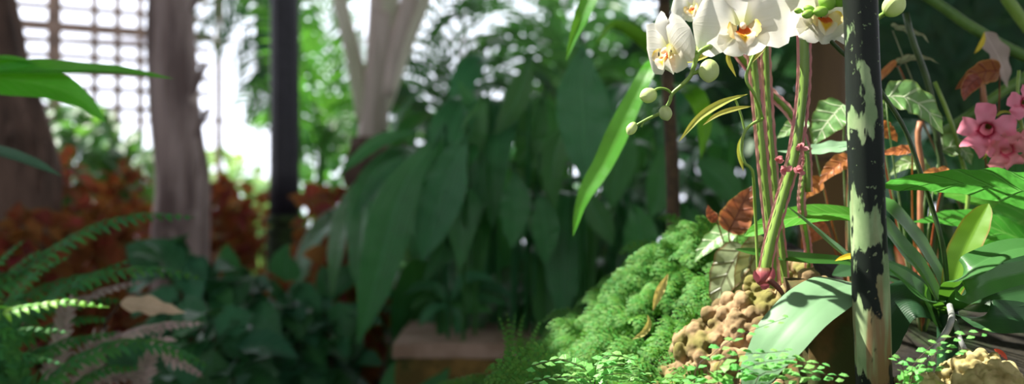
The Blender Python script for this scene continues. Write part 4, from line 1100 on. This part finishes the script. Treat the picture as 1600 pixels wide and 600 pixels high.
# ------------------------------------------------------------------ begonias
def beg_mat(name, a, v, tc, edge=None, **kw):
    return leaf_mat(name, a, v, tc, rough=.4, trans=.3, pat='pinnate', freq=5, vstr=.75, var=.1, edge=edge, bump=.5, **kw)
M['beg_green'] = beg_mat('begonia_leaf', (120, 156, 92), (200, 214, 176), (150, 190, 80), (96, 120, 60))
M['beg_olive'] = beg_mat('olive_begonia_leaf', (150, 160, 120), (86, 84, 56), (130, 130, 70), (120, 96, 64))
M['beg_rust'] = beg_mat('rust_begonia_leaf', (146, 84, 58), (100, 50, 40), (180, 100, 60), (190, 140, 80))
M['beg_orange'] = beg_mat('orange_begonia_leaf', (184, 112, 64), (140, 74, 46), (215, 125, 60), (170, 120, 70))
M['mint'] = leaf_mat('mint_leaf', (150, 190, 150), (170, 205, 165), (160, 220, 130), rough=.4, trans=.3, pat='none', vstr=.2, var=.05)
M['red_stem'] = plain('red_begonia_stem', (180, 128, 90), (160, 104, 76), rough=.5, scale=30, bump=.1)
def begonia(label, bpx, Y, leaves, stems):
    base = P(bpx, 500, Y); base.z = bedz(base.x, base.y) - .01
    t = thing('begonia', label, 'begonia', base)
    for (q, hw, m, n, yy) in leaves:
        b = MB(); pp = pts(yy, *q)
        b.ribbon(pp, hw / F * yy, Vector(n), CORD, nv=24, nu=10, fold=.18, pleat=.0, wave=.14, wf=4)
        b.tube([base, base.lerp(pp[0], .6) + Vector((0, .01, .01)), pp[0], pp[0].lerp(pp[1], .5) ], lambda s: 2.6 / F * (1 - .5 * s), nv=12, nu=6)
        b.m = 0
        b.build('leaf', M[m], t)
    for q, r_, m in stems:
        b = MB(); b.tube([base] + pts(Y, *q), r_ / F * Y, nv=20, nu=8); b.build('stem', M[m], t)
    return t
begonia('silvery olive crinkled begonia behind the knobbly rock, with one rust leaf on top', 1165, 1.24, [
    ([(1138, 362), (1150, 340), (1162, 315), (1176, 290)], 26, 'beg_rust', (-.1, -1, .3), 1.22),
    ([(1162, 385), (1145, 410), (1128, 445), (1112, 488)], 30, 'beg_olive', (-.4, -.9, .3), 1.2),
    ([(1196, 372), (1180, 400), (1164, 435), (1150, 478)], 27, 'beg_olive', (.1, -.9, .4), 1.19),
    ([(1150, 360), (1125, 370), (1100, 390), (1085, 410)], 20, 'beg_green', (-.2, -.7, .7), 1.26),
    ([(1120, 345), (1112, 338), (1108, 330), (1106, 320)], 9, 'beg_rust', (0, -1, .3), 1.24)], [])
begonia('begonia with pale green and orange leaves, left of the flaking pole', 1330, 1.3, [
    ([(1318, 163), (1300, 182), (1286, 200), (1272, 226)], 30, 'beg_green', (-.1, -.8, .6), 1.2),
    ([(1330, 228), (1290, 232), (1250, 238), (1214, 236)], 13, 'mint', (0, -.7, .7), 1.18),
    ([(1262, 188), (1245, 195), (1230, 205), (1214, 216)], 16, 'beg_green', (0, -.8, .6), 1.24),
    ([(1328, 246), (1308, 258), (1292, 272), (1280, 290)], 15, 'beg_orange', (-.4, -.9, .3), 1.2),
    ([(1285, 284), (1270, 290), (1256, 302), (1246, 322)], 15, 'beg_orange', (-.2, -1, .2), 1.22),
    ([(1290, 350), (1276, 360), (1262, 372), (1252, 390)], 16, 'beg_orange', (0, -1, .3), 1.24)],
    [([(1325, 330), (1330, 240), (1326, 160)], 4, 'red_stem')])
begonia('begonia with a large pale-veined leaf directly right of the flaking pole', 1440, 1.25, [
    ([(1384, 150), (1415, 152), (1448, 172), (1474, 210)], 30, 'beg_green', (-.1, -.9, .5), 1.17),
    ([(1370, 158), (1375, 170), (1374, 182), (1368, 196)], 12, 'beg_green', (0, -.9, .5), 1.2),
    ([(1372, 195), (1385, 205), (1395, 212), (1402, 222)], 14, 'beg_orange', (0, -1, .2), 1.22),
    ([(1425, 232), (1405, 236), (1388, 238), (1370, 244)], 9, 'beg_orange', (0, -.9, .5), 1.18),
    ([(1470, 235), (1490, 228), (1508, 238), (1518, 258)], 22, 'beg_green', (0, -.8, .6), 1.25),
    ([(1450, 270), (1432, 256), (1410, 258), (1390, 275)], 16, 'beg_green', (0, -.8, .6), 1.25),
    ([(1480, 262), (1470, 270), (1455, 268), (1440, 272)], 9, 'beg_orange', (0, -.9, .5), 1.2)],
    [([(1438, 320), (1440, 260), (1434, 215), (1438, 190)], 4.5, 'red_stem'), ([(1510, 330), (1500, 240), (1482, 180), (1460, 128)], 3.4, 'spike'), ([(1470, 300), (1462, 200), (1450, 130), (1425, 60), (1415, 20)], 5, 'dark_spike')])
begonia('begonia with one folded rust-red leaf above the pink blooms', 1570, 1.35, [
    ([(1562, 110), (1535, 112), (1512, 124), (1492, 140)], 20, 'beg_rust', (.1, -.9, -.3), 1.28),
    ([(1530, 120), (1518, 130), (1510, 142), (1506, 158)], 14, 'beg_rust', (-.3, -.9, .1), 1.27),
    ([(1400, 95), (1385, 110), (1365, 130), (1345, 150)], 6, 'beg_orange', (0, -1, .2), 1.3),
    ([(1392, 40), (1420, 50), (1440, 55), (1452, 68)], 11, 'beg_olive', (0, -.6, .8), 1.3),
    ([(1400, 98), (1430, 90), (1450, 92), (1468, 100)], 10, 'beg_olive', (0, -.6, .8), 1.3)],
    [([(1560, 300), (1545, 200), (1535, 130)], 3.5, 'red_stem')])
# dry leaf on the palm stalk
t = thing('withered_leaf', 'grey withered leaf hanging from the green palm stalk at the upper right', 'leaf', P(1555, 55, 1.35))
b = MB(); b.ribbon(pts(1.35, (1538, 50), (1552, 75), (1566, 105), (1574, 138)), 18 / F * 1.35, CAM + UP * .2, OVATE, nv=18, nu=8, fold=.3, wave=.4, wf=3); b.build('blade', M['dry'], t)
b = MB(); b.ribbon(pts(1.33, (1538, 50), (1536, 62), (1530, 74), (1522, 84)), 4 / F * 1.35, CAM + UP * .2, LANCE, nv=10, nu=4, fold=.3); b.build('curled_tip', M['yellow'], t)

# palm stalks crossing the upper right corner
base = Vector((XP(1850, 1.7), 1.7, 0))
t = thing('feather_palm', 'palm whose thick green stalks cross the upper right corner', 'palm', base)
for i, (q, r_, m) in enumerate((([(1700, 140, 1.45), (1600, 90), (1520, 44), (1445, -8), (1360, -60)], 11, 'stem'), ([(1680, 130, 1.45), (1620, 60), (1580, 10), (1550, -50)], 13, 'spike'), ([(1700, 100, 1.5), (1610, 115), (1545, 160), (1470, 210)], 11, 'stem'))):
    pp = [base, base.lerp(P(q[0][0], q[0][1], 1.5), .7)] + pts(1.4, *q)
    b = MB(); b.tube(pp, lambda s: r_ / F * 1.4 * (1.5 - s * .8), nv=30, nu=10); pt = b.build('leaf_stalk', M[m], t)
    if i < 2:
        e = pp[-1]; d = (pp[-1] - pp[-2]).normalized()
        palm_frond(pt, [e, e + d * .3, e + d * .55 + UP * .02, e + d * .8 - UP * .12], M['palm'], n=18, L=.25, w=.013, seed=70 + i, start=.02)

# ------------------------------------------------------------------ big quilted leaf and its plant
base = P(1700, 560, 1.2); base.z = bedz(base.x, base.y)
M['quilt'] = leaf_mat('quilted_leaf', (84, 158, 58), (116, 186, 90), (130, 215, 50), rough=.4, trans=.42, pat='pinnate', freq=7, vstr=.25, var=.06, bump=1.0)
t = thing('broad_leaf_plant', 'bright green plant at the right edge with a large quilted leaf below the pink blooms', 'plant', base)
for q, hw, n, Y, m, tab in (([(1700, 312), (1610, 300), (1520, 288), (1445, 286), (1376, 292)], 50, (-.05, -.62, .78), .97, 'quilt', [(0, .9), (.2, 1), (.4, .95), (.6, .66), (.8, .42), (.93, .3), (1, .02)]),
                       ([(1660, 410), (1580, 368), (1500, 342), (1424, 347)], 34, (0, -.7, .7), 1.2, 'bright', OVATE),
                       ([(1640, 330), (1590, 350), (1560, 380), (1545, 430)], 44, (-.2, -.9, .4), 1.22, 'bright', OVATE),
                       ([(1660, 360), (1600, 330), (1540, 310), (1450, 300)], 36, (0, -.7, .7), 1.26, 'bright', OVATE),
                       ([(1700, 370), (1640, 380), (1590, 400), (1560, 440)], 36, (-.2, -.8, .5), 1.25, 'bright', OVATE)):
    b = MB(); pp = pts(Y, *q)
    b.ribbon(pp, hw / F * Y, Vector(n), tab, nv=30, nu=14, fold=.16, wave=.06, wf=5, curl=.1)
    b.tube([base, base.lerp(pp[0], .6) + Vector((.02, 0, 0)), pp[0], pp[0].lerp(pp[1], .4)], .003, nv=12, nu=7)
    b.build('leaf', M[m], t)

# ------------------------------------------------------------------ pink blooms
M['pink'] = petal_mat('pink_bloom', (246, 160, 182), (240, 128, 156), trans=.5, base_c=(170, 24, 62))
M['pale_pink'] = petal_mat('pale_pink_bloom', (240, 160, 165), (228, 120, 135), trans=.45, base_c=(200, 60, 90))
base = P(1625, 500, 1.2); base.z = bedz(base.x, base.y)
t = thing('pink_flowering_plant', 'pink trumpet-flowered plant at the right edge above the quilted leaf', 'plant', base)
b = MB(); b.tube([base] + pts(1.2, (1618, 350), (1605, 240), (1594, 185), (1590, 150), (1592, 110)), lambda s: .004 * (1 - .5 * s), nv=24, nu=8); stp = b.build('stem', M['spike'], t)
def trumpet(px, py, Y, s_px, n, m, seed, root):
    R = random.Random(seed); o = P(px, py, Y); s = s_px / F * Y; n = Vector(n).normalized()
    u = (UP - n * UP.dot(n)).normalized(); r = u.cross(n)
    b = MB()
    rows = []; uvr = []
    for i in range(9):
        q = i / 8; rr = s * (.12 + .17 * q ** 1.6); c = o - n * s * (.12 + .85 * (1 - q))
        rows.append([c + (u * math.sin(a) + r * math.cos(a)) * rr for a in [2 * PI * j / 20 for j in range(20)]]); uvr.append([(.5, .1 + .3 * q)] * 20)
    b.grid(rows, uvr, closed=True)
    fl = b.build('flower', M[m], t)
    for i in range(5):
        a = 2 * PI * i / 5 + .3 + R.uniform(-.1, .1); d = u * math.sin(a) + r * math.cos(a)
        b = MB(); b.ribbon([o + d * s * .25 - n * s * .1, o + d * s * .5 + n * s * .12, o + d * s * .8 + n * s * .1, o + d * s * R.uniform(.92, 1.2) - n * s * R.uniform(-.05, .25)], s * R.uniform(.42, .54), n, [(0, .5), (.3, .8), (.6, 1), (.85, .8), (.96, .45), (1, .1)], nv=12, nu=8, wave=.4, wf=1.5, curl=R.uniform(-.1, .3))
        b.build('petal', M[m], fl)
    b = MB(); e = P(*root); b.tube([o - n * s * .85, (o - n * s * 1.2).lerp(e, .4) , e], .0022, nv=10, nu=6); b.build('flower_stalk', M['spike'], t)
    b = MB(); c = o - n * s * .9
    for i in range(5):
        a = 2 * PI * i / 5; d = (u * math.sin(a) + r * math.cos(a))
        b.ribbon([c, c + d * s * .14 + n * s * .12, c + d * s * .2 + n * s * .32], s * .09, d - n * .2, OVATE, nv=6, nu=4, fold=.2)
    b.build('calyx', M['spike'], t)
trumpet(1541, 203, 1.16, 38, (-.5, -.8, -.25), 'pink', 1, (1590, 190, 1.2))
trumpet(1574, 235, 1.16, 32, (-.1, -.9, -.5), 'pale_pink', 2, (1598, 205, 1.2))
trumpet(1604, 160, 1.15, 26, (-.2, -.9, -.1), 'pink', 3, (1592, 150, 1.2))
trumpet(1622, 218, 1.2, 34, (.2, -.9, -.2), 'pale_pink', 4, (1600, 220, 1.2))
for q, hw in (([(1594, 185), (1580, 178), (1566, 176), (1556, 182)], 6), ([(1594, 200), (1580, 210), (1560, 236), (1540, 238)], 4), ([(1600, 225), (1575, 222), (1555, 228), (1535, 250)], 6)):
    b = MB(); b.ribbon(pts(1.17, *q), hw / F * 1.17, UP + CAM * .5, LANCE, nv=12, nu=4, fold=.3); b.build('leaf', M['vine_leaf'], t)

# pink bromeliad low behind the rosette
M['brom'] = petal_mat('pink_bromeliad_leaf', (222, 120, 110), (200, 190, 120), trans=.35, base_c=(150, 180, 90), edge=(200, 40, 50))
base = P(1432, 480, 1.3); base.z = bedz(base.x, base.y)
t = thing('bromeliad', 'small pink and red bromeliad tucked behind the orchid rosette', 'bromeliad', base)
for q, hw in (([(1432, 480), (1428, 455), (1422, 435), (1420, 420)], 9), ([(1432, 480), (1450, 430), (1458, 400), (1462, 380)], 9), ([(1430, 480), (1405, 445), (1390, 425), (1380, 415)], 10), ([(1434, 480), (1460, 450), (1480, 425), (1500, 415)], 9), ([(1432, 478), (1436, 440), (1432, 400), (1440, 360)], 9), ([(1430, 480), (1412, 440), (1408, 410), (1398, 380)], 10), ([(1432, 480), (1415, 470), (1395, 470), (1385, 480)], 9)):
    b = MB(); b.ribbon(pts(1.29, *q), hw / F * 1.29, CAM + UP * .4, STRAP, nv=14, nu=6, fold=.3); b.build('leaf', M['brom'], t)
M['petal_orange'] = petal_mat('orange_petal', (226, 90, 50), (210, 70, 40), trans=.3)
b = MB(); b.ribbon(pts(.985, (1553, 546), (1560, 550), (1568, 556), (1574, 562)), 7 / F, Vector((.1, -.6, .8)), ROUND, nv=10, nu=6, fold=.2, wave=.2)
tag(b.build('fallen_petal', M['petal_orange']), 'orange fallen petal on the pitted corner rock', 'petal')

# ------------------------------------------------------------------ fern mound
M['lace'] = leaf_mat('lace_fern', (78, 136, 50), (96, 152, 68), (108, 170, 50), rough=.65, trans=.34, pat='none', vstr=.2, var=.22)
M['maiden'] = leaf_mat('maidenhair_leaflet', (126, 196, 104), (160, 216, 130), (150, 225, 80), rough=.45, trans=.4, pat='none', vstr=.2, var=.15)
M['wire'] = plain('dark_fern_stalk', (70, 44, 34), (50, 32, 26), rough=.5, scale=30, bump=0)
R = random.Random(77)
def lace_frond(b, p, d, l, R, w=.0046, L=.034, n=11):
    up = (UP * .8 + CAM * .5).normalized()
    b.frond([p, p + d * l * .4 + UP * l * .25, p + d * l * .75 + UP * l * .22, p + d * l - UP * l * .02], up + rv(R, .25), n, L * R.uniform(.8, 1.2), w, ang=60, droop=.22, r=.0007, start=.1, cut=5, rnd=R, taper=.9)
b = MB()
for i in range(560):
    px = R.uniform(735, 1190) ; y = R.uniform(1.06, 1.52); x = XP(px, 1.3)
    z = bedz(x, y)
    if z < .66: continue
    d = Vector((R.uniform(-1, .25), R.uniform(-.9, .2), R.uniform(-.1, .25))).normalized()
    lace_frond(b, Vector((x, y, z - .003)), d, R.uniform(.05, .085), R)
o = tag(b.build('lace_fern_carpet', M['lace']), 'soft carpet of lacy fern covering the slope left of the knobbly rock', 'fern', kind='stuff')
def sprig(label, rootpx, Y, fr, seed, mat='lace', w=.0046, L=.034, n=13, name='lace_fern', cut=5):
    R = random.Random(seed); base = P(rootpx[0], rootpx[1], Y); base.z = min(base.z, bedz(base.x, base.y)) if base.z > .5 else base.z
    t = thing(name, label, 'fern', base)
    for q in fr:
        pp = [base] + pts(Y, *q); b = MB()
        b.frond(pp, (UP * .6 + CAM * .8).normalized(), n, L, w, ang=58, droop=.2, r=.0009, start=.3, cut=cut, rnd=R, taper=.8)
        b.build('frond', M[mat], t)
    return t
sprig('rounded tuft of lacy fern atop the slope, in front of the rust leaf', (1120, 430), 1.3, [
    [(1115, 390), (1095, 360), (1075, 355), (1062, 368)], [(1115, 380), (1105, 350), (1095, 342), (1082, 340)], [(1120, 385), (1118, 355), (1112, 345), (1104, 338)],
    [(1118, 400), (1100, 385), (1082, 382), (1068, 392)], [(1122, 400), (1128, 375), (1128, 360), (1124, 348)], [(1112, 400), (1100, 400), (1085, 405), (1072, 418)],
    [(1120, 410), (1110, 395), (1100, 392), (1092, 398)]], 81, w=.006)
sprig('lacy fern reaching left over the dark gap', (1060, 470), 1.35, [
    [(1040, 440), (1000, 425), (970, 432), (935, 462)], [(1030, 455), (990, 450), (955, 465), (920, 490)], [(1045, 430), (1025, 405), (1000, 400), (975, 412)], [(1050, 420), (1048, 395), (1040, 382), (1028, 378)],
    [(1030, 470), (980, 478), (930, 495), (890, 510)], [(1035, 480), (990, 500), (940, 520), (900, 545)]], 82, w=.006)
sprig('upright feathery fern sprig in front of the stone ledge', (800, 600), 1.4, [[(796, 560), (790, 525), (784, 505), (776, 492)], [(797, 560), (795, 520), (794, 500), (790, 484)], [(799, 560), (801, 520), (804, 500), (805, 486)]], 83, L=.012, w=.003, n=16)
sprig('thin upright fern sprig right of the feathery one', (815, 600), 1.42, [[(812, 560), (812, 525), (815, 505), (820, 488)]], 84, L=.012, w=.003, n=16)
sprig('slim fern sprig leaning right before the ledge', (828, 610), 1.38, [[(828, 570), (830, 540), (836, 520), (846, 500)]], 85, L=.014, w=.003, n=16)
sprig('lacy fern at the lower left foot of the slope', (850, 610), 1.12, [[(840, 585), (810, 568), (785, 565), (760, 578)], [(850, 575), (830, 555), (805, 548), (780, 555)], [(860, 580), (850, 555), (835, 540), (815, 540)], [(870, 585), (900, 560), (925, 550), (950, 556)], [(830, 595), (800, 585), (775, 588), (750, 600)]], 86, w=.0045, L=.028)

# maidenhair ferns with fan leaflets
def fan(b, p, d, n, s, R):
    d = d.normalized(); S = d.cross(n).normalized()
    vs = [p]; us = [(.5, 0)]
    m = 9
    for i in range(m):
        a = -1.05 + 2.1 * i / (m - 1)
        rr = s * (1 + .07 * math.sin(i * 2.4 + 1)) * (.86 + .14 * math.cos(a))
        vs.append(p + (d * math.cos(a) + S * math.sin(a)) * rr + n * s * (.1 * math.cos(a * 2) - .12)); us.append((.5 + .45 * a, .9))
    b.add(vs, [(0, i, i + 1) for i in range(1, m)], us)
def maidenhair(label, root, Y, fr, seed, s=13, mat='maiden'):
    R = random.Random(seed); base = P(root[0], root[1], Y); base.z = bedz(base.x, base.y)
    t = thing('maidenhair_fern', label, 'fern', base)
    for q in fr:
        pp = [base] + pts(Y, *q); sp = spline(pp, 56); b = MB()
        st = 14
        for i in range(st, 57, 2):
            T = (sp[min(i + 1, 56)] - sp[i - 1]).normalized(); sg = 1 if (i // 2) % 2 else -1
            n = (UP * .9 + CAM * .36 + rv(R, .22)).normalized(); S = T.cross(n).normalized()
            sz = s / F * Y * (1.1 - .55 * (i - st) / (56 - st)) * R.uniform(.8, 1.15)
            fan(b, sp[i] + S * sg * sz * .25, S * sg + T * .35 + rv(R, .2), n, sz, R)
        fr_ = b.build('frond', M[mat], t, smooth=False)
        b = MB(); b.tube(pp, lambda s_: .00055 * (1 - .6 * s_), nv=20, nu=5); b.build('stalk', M['wire'], fr_)
    return t
maidenhair('maidenhair fern spreading before the wide arching leaf', (1165, 650), .88, [
    [(1120, 585), (1150, 556), (1190, 552), (1232, 548)], [(1180, 600), (1212, 580), (1250, 566), (1290, 572)], [(1195, 610), (1230, 594), (1270, 584), (1320, 590)],
    [(1130, 610), (1110, 590), (1150, 580), (1200, 590)], [(1150, 600), (1165, 575), (1200, 565), (1245, 560)], [(1140, 615), (1100, 600), (1070, 590), (1040, 592)]], 91, s=17)
maidenhair('single maidenhair frond crossing in front of the wide arching leaf', (1090, 640), .89, [[(1085, 590), (1110, 556), (1145, 530), (1185, 512), (1228, 497)]], 92, s=14)
maidenhair('maidenhair fern right of the flaking pole, its tip over the pitted rock', (1405, 650), .9, [
    [(1422, 590), (1440, 556), (1470, 532), (1505, 524), (1545, 518)], [(1425, 595), (1450, 562), (1480, 545), (1505, 552)], [(1412, 600), (1410, 575), (1402, 562), (1395, 558)], [(1420, 600), (1435, 580), (1452, 572), (1470, 575)]], 93, s=14)
maidenhair('maidenhair fern at the bottom edge below the lacy fern slope', (930, 650), .98, [
    [(920, 590), (900, 570), (870, 562), (830, 572)], [(930, 590), (960, 572), (985, 570), (1010, 585)], [(935, 600), (955, 585), (985, 585), (1020, 600)], [(925, 600), (895, 590), (860, 590), (820, 602)], [(930, 585), (935, 565), (955, 555), (990, 562)]], 94, s=15)
# fallen blades on the fern slope
M['straw'] = leaf_mat('straw_leaf', (196, 186, 110), (210, 190, 130), (220, 190, 90), rough=.7, trans=.35, freq=3, vstr=.3, var=.2)
b = MB(); b.ribbon(pts(1.2, (1044, 428), (1036, 445), (1028, 462), (1020, 486)), 7 / F * 1.2, CAM + UP * .3, LANCE, nv=14, nu=6, fold=.3, wave=.3)
tag(b.build('fallen_leaf', M['straw']), 'straw-coloured fallen leaf caught upright in the lacy fern', 'leaf')
b = MB(); b.ribbon(pts(1.15, (1012, 492), (1014, 505), (1006, 520), (988, 530)), 5 / F * 1.2, CAM + UP * .3, LANCE, nv=14, nu=6, fold=.3, wave=.3)
tag(b.build('fallen_leaf', M['straw']), 'curled pale fallen leaf lower down the fern slope', 'leaf')
